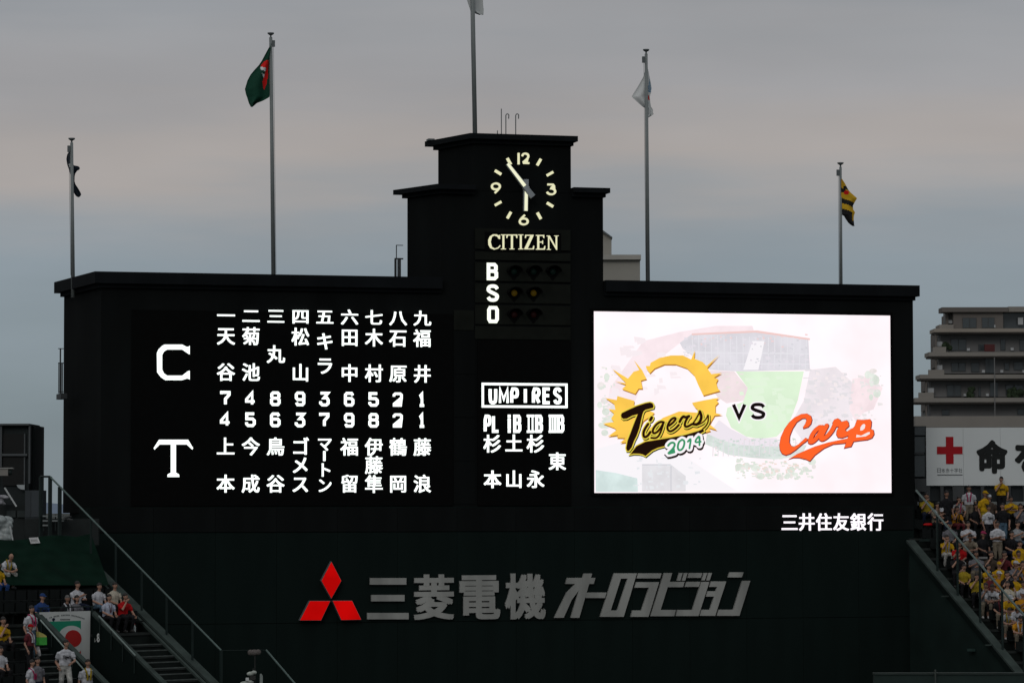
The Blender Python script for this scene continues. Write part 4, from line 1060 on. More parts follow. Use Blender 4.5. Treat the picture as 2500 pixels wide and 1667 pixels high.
# figure 8 on the right wall of the well
SGN = mat('sign_white_paint', (.5, .53, .52), .7, .05, 2, .2)
y8, z8 = SL.X(240, 1554, sB - .012)
def side_text(ch, px0, py0, px1, py1, off):
    a_, f_ = glyph(ch, off, .004)
    ya, zt_ = SL.X(px0, py0, sB - .012); yb, zb_ = SL.X(px1, py1, sB - .012)
    mn, mxx = a_.min(0), a_.max(0)
    v = [(sB - .012 - p[2], ya + (p[0] - mn[0]) / (mxx[0] - mn[0]) * (yb - ya), zb_ + (p[1] - mn[1]) / (mxx[1] - mn[1]) * (zt_ - zb_)) for p in a_]
    MB().add(v, f_).build('block_number', SGN, ls)
side_text('8', 236.5, 1545, 243.5, 1567, .03); side_text('レ', 231, 1557, 234.5, 1567, .0)
# poster on the back wall of the well
ps = empty('poster', SL); tag(ps, 'large white poster with a red disc in a white ring on green, inside the stairwell', 'poster')
def pc(x, y): return SL.Y(80 + x / 5.464, 1380 + y / 5.464, tb - .02)
PW = mat('poster_white', (.44, .46, .45), .6, .05, 1, .3); PG = mat('poster_green', (.006, .20, .115), .6, .05, 1, .3)
PR = mat('poster_red', (.33, .012, .012), .6, .05, 1, .3); PK = mat('poster_ink', (.05, .06, .06), .6, .05, 1, .3)
def pp(pts, name, m_, y, par=ps): return MB().prism([pc(*p) for p in pts], tb - y, tb - y + .004 if y > .03 else tb - .002).build(name, m_, par)
pp([(92, 622), (768, 603), (755, 1410), (92, 1440)], 'sheet', PW, .025)
pp([(212, 745), (640, 733), (640, 1000), (212, 1010)], 'green_field', PG, .031)
pp([(212, 1012), (640, 1002), (640, 1205), (212, 1215)], 'red_field', PR, .031)
cc = [(min(640, x), y) for x, y in ell(515, 990, 192, 190, 40)]
pp(cc, 'ring', PW, .036); pp(ell(536, 972, 110, 114, 32), 'disc', PR, .041)
pp([(560, 1242), (638, 1240), (638, 1312), (560, 1316)], 'red_field', PR, .031)
mb = MB()
for i in range(24):
    u = i / 23; x = 225 + 455 * u; y = 700 - 50 * math.sin(math.pi * u * .9 + .1) + 18 * u
    if i in (2, 7, 14): continue
    q = [pc(x - 6, y - 11), pc(x + 5, y - 9), pc(x + 5, y + 9), pc(x - 5, y + 8)] if i % 2 else [pc(x - 6, y - 9), pc(x + 2, y - 10), pc(x + 6, y + 8), pc(x - 2, y + 9)]
    mb.prism(q, tb - .035, tb - .031)
for i in range(8):
    x = 365 + i * 17; q = [pc(x, 710), pc(x + 10, 709), pc(x + 10, 726), pc(x, 727)]; mb.prism(q, tb - .035, tb - .031)
mb.build('print', PK, ps)

# raked mesh fence along the right edge
fe = empty('side_fence', SL); tag(fe, 'tall green-railed fence stepping down beside the left stand in front of the scoreboard', 'fence')
yt, zt = SL.X(122, 1163, 0); yb, zb = SL.X(540, 1587, 0); y00, z00 = SL.X(99, 1163, 0)
FD = mat('fence_post_dark', (.012, .02, .019), .6, .15, 3, .2)
MB().tube([(0, yt, zt), (0, yb, zb)], .035, 8).build('top_rail', RAIL, fe)
MB().tube([(0, y00, z00), (0, yt, zt)], .04, 8).build('top_rail', FD, fe)
for px, py in ((100, 1163), (122.5, 1163), (146, 1188)):
    y_, z_ = SL.X(px, py, 0); MB().box(-.06, .06, y_ - .05, y_ + .05, -.2, z_).build('post', FD, fe)
for px in (222, 283, 346, 407, 470):
    py = 1163 + (px - 122) * (1587 - 1163) / 418.
    y_, z_ = SL.X(px, py, 0)
    MB().box(-.03, .03, y_ - .03, y_ + .03, y_ * RR / RP + .1, z_).build('post', RAILD, fe)
MB().box(-.04, .04, yb - .04, yb + .04, yb * RR / RP, zb).build('post', RAILD, fe)
x2, z2 = SL.Y(650, 1586, yb)
MB().tube([(0, yb, zb), (x2, yb, z2)], .012, 6).build('cross_rail', RAILD, fe)
y3, z3 = SL.X(722, 1670, x2)
dv = Vector((0, y3 - yb, z3 - z2))
MB().tube([(x2, yb, z2), (x2, yb + dv.y * 2.5, z2 + dv.z * 2.5)], .035, 8).build('top_rail', RAIL, fe)
for px in (330, 455):
    py = 1350 + (px - 195) * (317 / 325.); y_, z_ = SL.X(px, py + 12, .25)
    MB().box(.125, .6, y_ - .25, y_ + .25, z_ - .05, z_ + .02).build('ledge', CAP, fe)

# green netting over the empty top rows
NET = mat('green_netting', (.0022, .0125, .0075), .9, .25, 1.5, .05)
nb = MB(); NU, NV = 40, 26; V = []
for j in range(NV + 1):
    v = j / NV
    for i in range(NU + 1):
        u = i / NU
        px = -30 + (222 + 44 * v + 30) * u
        py = 1312 + 6 * math.sin(u * 7) * (1 - v) - (14 * max(0, u - .85) / .15) * (1 - v) + (1428 - 1312) * v
        p = SL.S(px, py, .62 + .016 * math.sin(v * 4.6 * 2 * math.pi) + .02 * math.sin(u * 31 + v * 9) - .22)
        V.append(tuple(p))
Fc = [(j * (NU + 1) + i, (j + 1) * (NU + 1) + i, (j + 1) * (NU + 1) + i + 1, j * (NU + 1) + i + 1) for j in range(NV) for i in range(NU)]
nb.add(V, Fc); o = nb.build('netting', NET, smooth=True); o.matrix_world = SL.m
tag(o, 'dark green netting spread over the empty upper rows of the left stand', 'net')
p = SL.S(84, 1319, .55)
mb = MB(); mb.box(-.21, .21, -.012, .0, -.125, .125); o = mb.build('notice', mat('paper_white', (.42, .42, .42), .8, .2, 9)); o.matrix_world = SL.m @ Matrix.Translation(p) @ Matrix.Rotation(-.05, 4, 'Y') @ Matrix.Rotation(-.5, 4, 'X'); tag(o, 'small white paper notice pinned on the green netting', 'notice')
inks = MB()
for i in range(5): inks.box(-.15 + i * .06, -.115 + i * .06, -.0165, -.0135, -.05, .04)
inks.build('print', mat('grey_ink', (.2, .2, .2)), o)

# dark box buildings and gear at the top of the left stand
bo = empty('control_booth', G); tag(bo, 'dark steel booth with large dark window panes at the far left', 'booth')
BD = mat('booth_dark', (.013, .018, .019), .7, .15, 1, .2); BF = mat('booth_frame_grey', (.06, .068, .072), .6, .1, 2, .3)
gpart('wall', -120, 1037, 70, 1275, 131.5, 134, BD, bo); gpart('wall', 75, 1038.5, 85, 1275, 132.5, 135, BD, bo)
gpart('roof', -120, 1034, 71, 1038, 131.2, 134.2, BF, bo)
gpart('frame', 70, 1039, 73, 1180, 131.3, 131.6, BF, bo); gpart('frame', 0, 1039, 4, 1140, 131.3, 131.49, BF, bo)
gpart('frame', 58.5, 1058, 61, 1185, 131.4, 131.49, BF, bo); gpart('frame', 5, 1107, 66, 1112.5, 131.3, 131.39, BF, bo)
for r in ((7, 1059, 57.5, 1106), (7, 1114, 57.5, 1185), (-60, 1059, -2, 1106), (-60, 1114, -2, 1185)): gpart('pane', *r, 131.42, 131.49, mat('booth_glass', (.004, .005, .005), .5, .1, 1, .2), bo)
mb = MB(); q = [W(x, y, 131.2) for x, y in [(40, 1183), (60, 1183), (60, 1195), (51, 1194), (44, 1190)]]
mb.prism([(p.x, p.z) for p in q], 131.2, 131.28); o = mb.build('sky_glimpse', mat('sky_glimpse_grey', (.30, .33, .34)), bo)  # pale panel standing in for a glimpse of sky beside the booth
cb = empty('cabinet', G); tag(cb, 'dark blue-grey steel cabinet between the booth and the railing', 'cabinet')
gpart('body', 61, 1196.5, 104, 1266, 129.0, 130.0, mat('cabinet_steel', (.030, .038, .044), .6, .1, 2, .3), cb)
gpart('door', 76, 1198, 97, 1262, 128.95, 128.995, mat('cabinet_door', (.036, .045, .052), .6, .1, 2, .3), cb)
gpart('door', 62, 1198, 75, 1262, 128.95, 128.995, mat('cabinet_steel', (.030, .038, .044)), cb)
bk = empty('back_barrier', G); tag(bk, 'dark low barrier along the top walkway of the left stand', 'barrier')
gpart('wall', -120, 1232, 60, 1320, 129.2, 129.5, mat('barrier_dark', (.014, .018, .018), .8), bk)
gpart('wall', 60.5, 1266, 240, 1330, 128.2, 128.5, mat('barrier_dark', (.014, .018, .018)), bk)
for x in (16, 42, 68): gpart('panel', x, 1246, x + 22, 1262, 129.1, 129.19, mat('barrier_panel', (.03, .038, .038)), bk)
bl = empty('slatted_bench', G); tag(bl, 'pale slats of a bench seen through the railing posts', 'bench')
for y0 in (1257.5, 1269, 1280): gpart('slat', 104, y0, 152 if y0 < 1275 else 120, y0 + 3.6, 127.4, 127.9, mat('pale_slat', (.17, .19, .19), .8, .1, 2), bl)
for x in (106, 134): gpart('leg', x, 1255, x + 2, 1295, 127.5, 127.6, FD, bl)
# CCTV camera
cc_ = empty('security_camera', G, tuple(W(10, 1152, 128))); tag(cc_, 'pale box security camera pointing right at the left picture edge', 'camera')
MB().box(-.9, .17, -.15, .15, -.14, .12).build('housing', mat('camera_cream', (.19, .18, .165), .6, .1, 3), cc_)
MB().box(-.9, .36, -.18, .18, .125, .17).build('sunshade', mat('camera_cream2', (.24, .24, .23), .6, .1, 3), cc_)
MB().tube([(.17, 0, 0), (.29, 0, 0)], .12, 14).build('lens', FD, cc_)
MB().box(-.45, -.35, -.05, .05, -1.1, -.14).build('bracket', FD, cc_)

def blob(parts, voxel):
    mb = MB()
    for c, r in parts: mb.ball(c, *r, 12, 9)
    return remesh(mb, voxel)
def remesh(mb, voxel, smooth=2):
    me = mb.mesh('tmp'); o = bpy.data.objects.new('tmp', me); COL.objects.link(o)
    m = o.modifiers.new('r', 'REMESH'); m.mode = 'VOXEL'; m.voxel_size = voxel
    if smooth:
        s_ = o.modifiers.new('s', 'SMOOTH'); s_.iterations = smooth; s_.factor = .5
    bpy.context.view_layer.update()
    r = bpy.data.meshes.new_from_object(o.evaluated_get(bpy.context.evaluated_depsgraph_get()))
    bpy.data.objects.remove(o); bpy.data.meshes.remove(me)
    for p in r.polygons: p.use_smooth = True
    return r
rr = random.Random(11)
PLS = mat('clear_plastic_white', (.22, .25, .25), .35, .45, 6, .5)
def bundle(px0, py0, px1, py1, Y0, name, label, cat, m_, n=14):
    a_, b_ = W(px0, py0, Y0), W(px1, py1, Y0); parts = []
    wd, ht = b_.x - a_.x, a_.z - b_.z; c = (a_ + b_) / 2
    for i in range(n):
        v = rr.random(); parts.append(((rr.uniform(-.5, .5) * wd * (.45 + .45 * v), rr.uniform(-.1, .1), (.5 - v) * ht * .85), (wd * .25, .14, ht * .15)))
    me = blob(parts, .035); o = link(name, me, m_); o.matrix_world = Matrix.Translation(c); tag(o, label, cat); return o
bundle(-34, 1262, 34, 1345, 126.4, 'plastic_bundle', 'heap of crumpled pale plastic sheeting at the left edge above the seats', 'plastic sheeting', PLS, 20)
bundle(-6, 1207, 28, 1236, 128.6, 'bag', 'white bag standing on the barrier left of the cabinet', 'bag', mat('bag_white', (.30, .30, .32), .7, .3, 6), 10)
a_, b_ = W(11, 1190, 128.4), W(40, 1236, 128.4)
o = MB().tube([a_, b_], .035, 8).build('folded_umbrella', mat('umbrella_white', (.42, .44, .44), .6)); tag(o, 'thin folded white umbrella leaning against the white bag', 'umbrella')
a_, b_ = W(24.5, 1284, 126.0), W(31, 1318, 126.0)
o = MB().tube([a_, b_], .03, 8).build('folded_umbrella', mat('umbrella_white', (.42, .44, .44))); tag(o, 'short white umbrella sticking out of the plastic heap', 'umbrella')
bundle(150, 1258, 180, 1270, 127, 'coat', 'grey coat draped over the barrier beside the scoreboard edge', 'coat', mat('coat_grey', (.06, .065, .065), .9, .2, 5), 8)

# --- right stand
rs = empty('right_grandstand', SR); tag(rs, 'crowded right stand stepping down behind a raked parapet beside the scoreboard', 'grandstand')
terrace(SR, rs, -4, 15, 0.1, 9, lambda k, x: x < .9, True)
raked_wall(-.25, .1, .3, -13, .12, .4, .02, SR, rs, DGREEN, CAP)
raked_wall(-.16, .09, .25, -13, -.28, 9, .0, SR, rs, mat('stand_side_green', (.008, .0165, .0145), .9, .25, .6, .1), DGREEN, .05, 'side_wall')
for k in range(-3, 15):
    pass
fr_ = empty('side_fence', SR); tag(fr_, 'grey-green sloping top rail and dark posts of the fence in front of the right crowd', 'fence')
yt, zt = SR.X(2237, 1197, 0); yb, zb = SR.X(2500, 1501, 0); dv = Vector((0, yb - yt, zb - zt))
MB().tube([(0, yt, zt), (0, yt + dv.y * 1.2, zt + dv.z * 1.2)], .045, 8).build('top_rail', RAIL, fr_)
for px in (2290, 2341, 2396, 2449, 2499):
    u = (px - 2237) / 263.; y_ = yt + dv.y * u; z_ = zt + dv.z * u
    MB().box(-.035, .035, y_ - .035, y_ + .035, y_ * RR / RP + .1, z_).build('post', RAILD, fr_)
for cx_, cy_ in ((2306 + 14, 1455), (2413 + 14, 1574)):
    y_, z_ = SR.X(cx_, cy_, -.16)
    MB().box(-.55, -.17, y_ - .06, y_ + .06, z_ - .02, z_ + .03).build('bracket', CAP, rs)
y_, z_ = SR.X(2370, 1586, -.3); MB().box(-.35, -.2, y_ - .2, y_ + .2, z_ - .05, z_ + .05).build('bracket', mat('dull_green', (.02, .045, .04)), rs)
handrail(SR, rs, 1.0, [(2474, 1573), (2505, 1605)], .03, 1)
MB().box(.2, 2.0, SR.X(2260, 1318, .5)[0] - .02, SR.X(2260, 1318, .5)[0] + .04, SR.X(2260, 1318, .5)[1] - .05, SR.X(2260, 1318, .5)[1] + .05).build('cross_rail', RAILD, rs)

# low green wall with a post at the bottom right
lw = empty('low_wall', G); tag(lw, 'low dark green wall with a thin post at the bottom right corner', 'wall')
gpart('wall', 2134, 1644, 2620, 1760, 124, 124.4, mat('low_wall_green', (.016, .029, .026), .85, .2, 1), lw)
gpart('coping', 2133, 1642, 2620, 1645.5, 123.95, 124.45, mat('low_wall_top', (.02, .03, .027), .85), lw)
gpart('post', 2282, 1634, 2286, 1700, 123.8, 123.9, mat('post_grey', (.045, .055, .05)), lw)

# TV camera with a furry microphone at the bottom
tv = empty('broadcast_camera', G, tuple(W(618, 1667, 112))); tag(tv, 'covered broadcast camera at the bottom edge with pale rain hood', 'camera')
U_ = 112 / FPX
def tp(x, y): return ((x - 618) * U_, (1667 - y) * U_)
TVC = mat('tv_pale_cover', (.30, .33, .30), .7, .3, 8, .2); TVD = mat('tv_dark', (.02, .022, .02), .6, .2, 5, .3)
me = blob([((tp(612, 1644)[0], 0, tp(612, 1644)[1]), (.14, .12, .075)), ((tp(620, 1641)[0], 0, tp(620, 1641)[1]), (.10, .12, .07))], .02)
link('hood', me, TVC, tv)
x_, z_ = tp(618, 1652); MB().box(x_ - .1, x_ + .08, -.1, .1, z_ - .09, z_ + .04).build('viewfinder', TVD, tv)
x_, z_ = tp(605, 1656); MB().box(x_ - .06, x_ + .05, -.16, -.04, z_ - .06, z_ + .04).build('lamp', mat('tv_white', (.5, .52, .52), .5, .1, 5), tv)
me = blob([((tp(600, 1667)[0], 0, tp(600, 1667)[1]), (.2, .16, .07)), ((tp(610, 1665)[0], 0, tp(610, 1665)[1] + .01), (.14, .16, .09))], .02); link('body_cover', me, TVC, tv)
x_, z_ = tp(637.5, 1658); MB().prism([(x_ - .05, z_ - .25), (x_ + .05, z_ - .25), (x_ + .055, z_ + .12), (x_ + .01, z_ + .2), (x_ - .04, z_ + .19)], -.03, .0).build('side_panel', mat('tv_panel', (.2, .23, .22), .5, .1, 5), tv)
MB().tube([(tp(619, 1640)[0], 0, tp(619, 1640)[1]), (tp(618, 1631)[0], 0, tp(618, 1631)[1])], .02, 6).build('aerial_stub', TVD, tv)
MB().tube([(0, 0, -.3), (0, 0, -2.0)], [.08, .1], 8).build('pedestal', TVD, tv)
mc = empty('microphone', G, tuple(W(621, 1592, 112))); tag(mc, 'grey furry-covered microphone held above the broadcast camera', 'microphone')
me = blob([((-.13, 0, 0), (.1, .09, .1)), ((0, 0, 0), (.13, .09, .105)), ((.13, 0, .01), (.1, .09, .1))], .018)
link('windshield', me, mat('mic_fur', (.10, .09, .085), 1, .4, 30, .1), mc)
MB().tube([(.02, 0, -.1), (.02, 0, -2.4)], .02, 6).build('stand', mat('mic_stand', (.02, .022, .02)), mc)

# ================================================================ PEOPLE
SKIN = mat('skin', (.30, .17, .12), .6, .1, 6, .3); SKIN2 = mat('skin_tanned', (.21, .115, .08), .6, .1, 6, .3)
HAIR = mat('dark_hair', (.012, .010, .009), .6, .2, 20, .3); HAIRG = mat('grey_hair', (.09, .088, .085), .7, .2, 20, .3)
SHOE = mat('shoe_dark', (.03, .03, .03), .6); SHOEW = mat('shoe_white', (.4, .4, .4), .6); FACE = mat('face_dark', (.03, .015, .012), .6)
def seg_pts(a, b, n): return [Vector(a).lerp(Vector(b), i / n) for i in range(n + 1)]
def make_body(pose):
    mb = MB(); samp = []
    def limb(pts, rs, tags, seg=10, r2=None):
        mb.tube(pts, rs, seg, r2=r2)
        for i in range(len(pts) - 1):
            for q in range(5):
                u = q / 4; p = Vector(pts[i]).lerp(Vector(pts[i + 1]), u); r = rs[i] * (1 - u) + rs[i + 1] * u
                if r2: r = min(r, r2[i] * (1 - u) + r2[i + 1] * u)
                samp.append((p.x, p.y, p.z, r, tags[i]))
    sit = pose['sit']; lean = pose.get('lean', 0.0)
    hz = .50 if sit else .90
    up = Vector((0, -math.sin(lean), math.cos(lean))); hip = Vector((0, 0.02, hz))
    def T(h, x=0, y=0): return hip + up * h + Vector((x, y, 0))
    # torso (elliptical rings: first radius along x)
    ring_h = [-.06, .05, .06, .22, .38, .47, .53]; rx = [.155, .175, .195, .185, .205, .18, .075]; ry = [.125, .135, .145, .135, .135, .105, .06]
    V = []; seg = 14
    for h, a_, b_ in zip(ring_h, rx, ry):
        c = T(h)
        for k in range(seg):
            t = 2 * math.pi * k / seg
            fwd = Vector((0, math.cos(lean), math.sin(lean)))
            V.append(c + Vector((a_ * math.cos(t), 0, 0)) + fwd * (b_ * math.sin(t)))
    F_ = [(i * seg + k, i * seg + (k + 1) % seg, (i + 1) * seg + (k + 1) % seg, (i + 1) * seg + k) for i in range(len(ring_h) - 1) for k in range(seg)]
    F_ += [tuple(range(seg - 1, -1, -1)), tuple(range((len(ring_h) - 1) * seg, len(ring_h) * seg))]
    mb.add(V, F_)
    for h, a_, tg in [(-.04, .12, 2), (.02, .12, 2), (.1, .12, 1), (.2, .12, 1), (.3, .13, 1), (.4, .13, 1), (.46, .11, 1)]:
        for dx in (-.07, 0, .07):
            p = T(h, dx); samp.append((p.x, p.y, p.z, a_ * .9, tg))
    hd = T(.70) + Vector((0, -.02 - .03 * pose.get('down', 0), -.02 * pose.get('down', 0)))
    limb([T(.49), hd - Vector((0, 0, .09))], [.058, .052], [0])
    # legs
    for i, s_ in enumerate((-1, 1)):
        if sit:
            kn = Vector((s_ * .15, -.44, .50)); an = Vector((s_ * .14, -.42 + pose.get('tuck', .13), .10))
            limb([T(-.02, s_ * .085), Vector((s_ * .12, -.2, .52)), kn, kn.lerp(an, .5), an], [.105, .095, .078, .066, .055], [2, 2, 2, pose.get('calf', 2)])
        else:
            st = pose.get('stride', 0) * s_
            kn = Vector((s_ * .10, -.02 - st * .8 - abs(st) * .3, .49)); an = Vector((s_ * .10, .02 - st * 1.6, .10))
            limb([T(-.02, s_ * .085), kn, kn.lerp(an, .5), an], [.105, .08, .072, .062], [2, 2, 2])
        limb([an + Vector((0, .04, -.04)), an + Vector((0, -.17, -.055))], [.05, .04], [3], 8)
    # arms
    hands = []
    for i, s_ in enumerate((-1, 1)):
        sh_ = T(.43, s_ * .19); el_, wr = pose['arms'][i]
        el_ = hip + Vector((el_[0] * s_, el_[1], el_[2])); wr = hip + Vector((wr[0] * s_, wr[1], wr[2]))
        lo = pose.get('long', False)
        cut = sh_.lerp(el_, .62)
        if lo: limb([sh_, el_, wr], [.066, .052, .042], [1, 1], 9)
        else:
            limb([sh_, cut], [.074, .076], [1], 9); limb([cut, el_, wr], [.044, .042, .032], [0, 0], 9)
        hands.append((el_, wr, s_))
    me = remesh(mb, .021, 2)
    n = len(me.polygons); cen = np.empty(n * 3); me.polygons.foreach_get('center', cen); cen = cen.reshape(-1, 3)
    S_ = np.array([s_[:4] for s_ in samp]); tg = np.array([s_[4] for s_ in samp])
    d = np.linalg.norm(cen[:, None, :] - S_[None, :, :3], axis=2) - S_[None, :, 3]
    idx = tg[d.argmin(1)]
    # neck and collar
    V0 = [tuple(v.co) for v in me.vertices]; F0 = [tuple(p.vertices) for p in me.polygons]
    out_ = MB(); out_.add(V0, F0); out_.mi = [int(k) for k in idx]
    # hands: palm, four fingers, thumb
    for el_, wr, s_ in hands:
        dr = (wr - el_).normalized(); side = dr.cross(Vector((0, 0, 1)))
        side = side.normalized() if side.length > .1 else Vector((1, 0, 0)); nrm = side.cross(dr)
        out_.tube([wr - dr * .02, wr + dr * .04, wr + dr * .085], [.030, .042, .040], 8, 0, [.026, .018, .015])
        for q, (o_, ln) in enumerate(((-.030, .062), (-.010, .074), (.010, .070), (.030, .054))):
            b0_ = wr + dr * .08 + nrm * o_ if False else wr + dr * .08 + side.cross(dr).normalized() * 0 + (nrm if abs(nrm.z) > .3 and False else side) * o_
            b1_ = b0_ + dr * ln * .55 - nrm * .008; b2_ = b1_ + dr * ln * .4 - nrm * .022
            out_.tube([b0_, b1_, b2_], [.0095, .0085, .007], 5, 0)
        t0 = wr + dr * .025 - side * .03 * s_; out_.tube([t0, t0 - side * .025 * s_ + dr * .03, t0 - side * .03 * s_ + dr * .06], [.012, .010, .008], 5, 0)
    # head with face
    yaw = pose.get('yaw', 0); pit = pose.get('down', 0) * .35
    hm = Matrix.Translation(hd) @ Matrix.Rotation(yaw, 4, 'Z') @ Matrix.Rotation(pit, 4, 'X')
    h = MB(); h.ball((0, 0, 0), .076, .094, .115, 16, 12)
    for i, v in enumerate(h.v):
        x, y, z = v
        if z < -.03: x *= 1 - (-.03 - z) * 3.2; y = y * (1 - (-.03 - z) * 1.5) - .006
        h.v[i] = (x, y, z)
    h.add([(-.013, -.085, .01), (.013, -.085, .01), (0, -.092, .03), (-.017, -.088, -.022), (.017, -.088, -.022), (0, -.116, -.018)], [(0, 2, 5), (2, 1, 5), (0, 5, 3), (1, 4, 5), (3, 5, 4)])
    for s_ in (-1, 1):
        h.ball((s_ * .078, .008, -.005), .012, .022, .03, 6, 5)
        h.ball((s_ * .03, -.082, .012), .014, .008, .008, 6, 4, 4); h.ball((s_ * .03, -.084, .032), .02, .006, .004, 6, 4, 4)
    h.ball((0, -.083, -.052), .024, .007, .006, 8, 4, 4)
    v = [tuple(hm @ Vector(q)) for q in h.v]; out_.add(v, h.f); out_.mi[-len(h.f):] = h.mi
    me2 = out_.mesh('person')
    for p in me2.polygons: p.use_smooth = True
    bpy.data.meshes.remove(me)
    for m_ in (SKIN, CW, CN, SHOE, FACE): me2.materials.append(m_)
    return me2, hm, hd
def mk_hair(long=0):
    h = MB(); h.ball((0, .010, .014), .087, .104, .118, 14, 10)
    keep = [v[2] > .05 or (v[1] > .02 and v[2] > (-.09 if long else -.05)) for v in h.v]
    V = []
    for v, k_ in zip(h.v, keep):
        x, y, z = v
        if not k_: x *= .88; y *= .80; z *= .92
        if long and v[2] < -.02 and v[1] > 0: z -= .07; x *= 1.25
        V.append((x, y, z))
    h.v = V; me = h.mesh('hair')
    for p in me.polygons: p.use_smooth = True
    me.materials.append(HAIR); return me
def mk_cap():
    h = MB(); h.ball((0, .004, .035), .09, .106, .095, 14, 8)
    h.v = [(x, y, max(z, .025)) for x, y, z in h.v]
    h.add([(-.07, -.07, .035), (.07, -.07, .035), (.055, -.15, .022), (0, -.17, .018), (-.055, -.15, .022), (-.07, -.07, .045), (.07, -.07, .045), (.055, -.15, .03), (0, -.17, .027), (-.055, -.15, .03)],
          [(0, 1, 2, 3, 4), (9, 8, 7, 6, 5), (0, 5, 6, 1), (1, 6, 7, 2), (2, 7, 8, 3), (3, 8, 9, 4), (4, 9, 5, 0)])
    me = h.mesh('cap')
    for p in me.polygons[:100]: p.use_smooth = True
    me.materials.append(CW); return me
HA = {'s': mk_hair(0), 'l': mk_hair(1), 'c': mk_cap()}
POSES = {
 'sit': dict(sit=1, lean=.12, arms=[((.25, -.10, .20), (.13, -.34, .10)), ((.25, -.10, .20), (.12, -.33, .11))]),
 'sitlean': dict(sit=1, lean=.5, down=1, calf=0, arms=[((.24, -.38, .14), (.06, -.50, .10)), ((.24, -.38, .14), (.06, -.50, .12))]),
 'drink': dict(sit=1, lean=.2, yaw=.3, arms=[((.24, -.32, .25), (.05, -.30, .52)), ((.26, -.22, .16), (.19, -.42, .06))]),
 'sitarm': dict(sit=1, lean=.08, yaw=.4, arms=[((.26, -.22, .24), (.0, -.34, .36)), ((.26, -.18, .22), (.04, -.38, .24))]),
 'stand': dict(sit=0, lean=.03, arms=[((.27, .02, .13), (.26, -.10, -.10)), ((.27, .02, .13), (.25, -.10, -.10))]),
 'cross': dict(sit=0, lean=.0, arms=[((.26, -.06, .14), (-.04, -.25, .22)), ((.26, -.06, .12), (-.02, -.23, .18))]),
 'face': dict(sit=0, lean=.03, yaw=-.3, arms=[((.25, -.22, .22), (.05, -.20, .50)), ((.28, .03, .14), (.24, -.16, -.05))]),
 'walk': dict(sit=0, lean=.10, stride=.13, yaw=.8, arms=[((.25, .12, .15), (.22, -.08, .0)), ((.26, -.16, .18), (.10, -.32, .12))]),
 'sitface': dict(sit=1, lean=.15, yaw=-.2, arms=[((.22, -.30, .22), (.02, -.26, .50)), ((.24, -.10, .20), (.10, -.34, .12))]),
}
PB = {}
def cloth(name, c): return mat('cloth_' + name, c, .9, .38, 11, .1)
CT = {'white': (.42, .43, .46), 'cream': (.40, .37, .30), 'paleblue': (.36, .39, .47), 'red': (.36, .008, .010), 'yellow': (.44, .26, .010), 'orange': (.42, .19, .012), 'black': (.014, .014, .016),
      'blue': (.02, .05, .16), 'grey': (.13, .13, .145), 'navy': (.015, .02, .04), 'jeans': (.07, .12, .17), 'khaki': (.17, .145, .11), 'pwhite': (.36, .36, .34), 'pink': (.30, .03, .09), 'dyellow': (.30, .22, .02),
      'maroon': (.10, .02, .025), 'brown': (.06, .045, .035), 'lgrey': (.26, .27, .28)}
def C_(n): return cloth(n, tuple(c * .88 for c in CT[n]))
JER = None
def person(fr, px, py, pose, top, bot, label, hair='s', hc=None, cap=None, scale=1.0, group=None, rot=0.0, shoe=SHOE, extra=None, at=None, skin=SKIN):
    if pose not in PB: PB[pose] = make_body(POSES[pose])
    me, hm, hd = PB[pose]
    sit = POSES[pose]['sit']; hh = hd.z * scale; off = -.17 if sit else -.42
    scale *= 1.10 if fr is SR else 1.13; hh = hd.z * scale
    if at is None:
        h = hh - RR / RP * off + FD0
        p = fr.S(px, py, h)
        k = round((p.y - off) / -RP); yy = -k * RP + off
        # keep the head on its pixel: only slide along the row
        x_, z_ = fr.Y(px, py, yy + hd.y * scale)
        zf = -k * RR + FD0
        s2 = max(.92 * scale, min(1.06 * scale, (z_ - zf) / hd.z)) if not sit else max(.95 * scale, min(1.05 * scale, (z_ - zf) / hd.z))
        scale = s2
        loc = Vector((x_, yy, zf))
    else:
        loc = Vector(at)
    o = bpy.data.objects.new('person', me); COL.objects.link(o)
    o.matrix_world = fr.m @ Matrix.Translation(loc) @ Matrix.Rotation(rot, 4, 'Z') @ Matrix.Scale(scale, 4)
    for i, m_ in enumerate((skin, C_(top), C_(bot), shoe, FACE)):
        o.material_slots[i].link = 'OBJECT'; o.material_slots[i].material = m_
    tag(o, label, 'person', group)
    def child(name, mesh, m_, mm):
        c = bpy.data.objects.new(name, mesh); COL.objects.link(c); c.parent = o; c.matrix_local = mm
        if m_: c.material_slots[0].link = 'OBJECT'; c.material_slots[0].material = m_
        return c
    if hair: child('hair', HA[hair], hc or HAIR, hm)
    if cap: child('cap', HA['c'], C_(cap), hm)
    ln = POSES[pose].get('lean', 0); hz = .5 if sit else .9
    if extra:
        for e in extra.split(','):
            if e == 'jersey':                # chest lettering and front piping
                f_ = Matrix.Translation((0, -.13 - math.sin(ln) * .33, hz + .30 * math.cos(ln))) @ Matrix.Rotation(ln, 4, 'X')
                child('chest_lettering', JERSEY, None, f_)
            elif e.startswith('scarf'):
                f_ = Matrix.Translation((0, 0.02 - math.sin(ln) * .5, hz + .5 * math.cos(ln))) @ Matrix.Rotation(ln, 4, 'X')
                child('scarf', SCARF, C_(e.split(':')[1]), f_)
            elif e.startswith('tie'):
                f_ = Matrix.Translation((0, 0.02 - math.sin(ln) * .5, hz + .5 * math.cos(ln))) @ Matrix.Rotation(ln, 4, 'X')
                child('lanyard', LANY, C_(e.split(':')[1]), f_)
    return o
a_, f_ = glyph('Tigers', .03, .01)
mn, mxx = a_.min(0), a_.max(0)
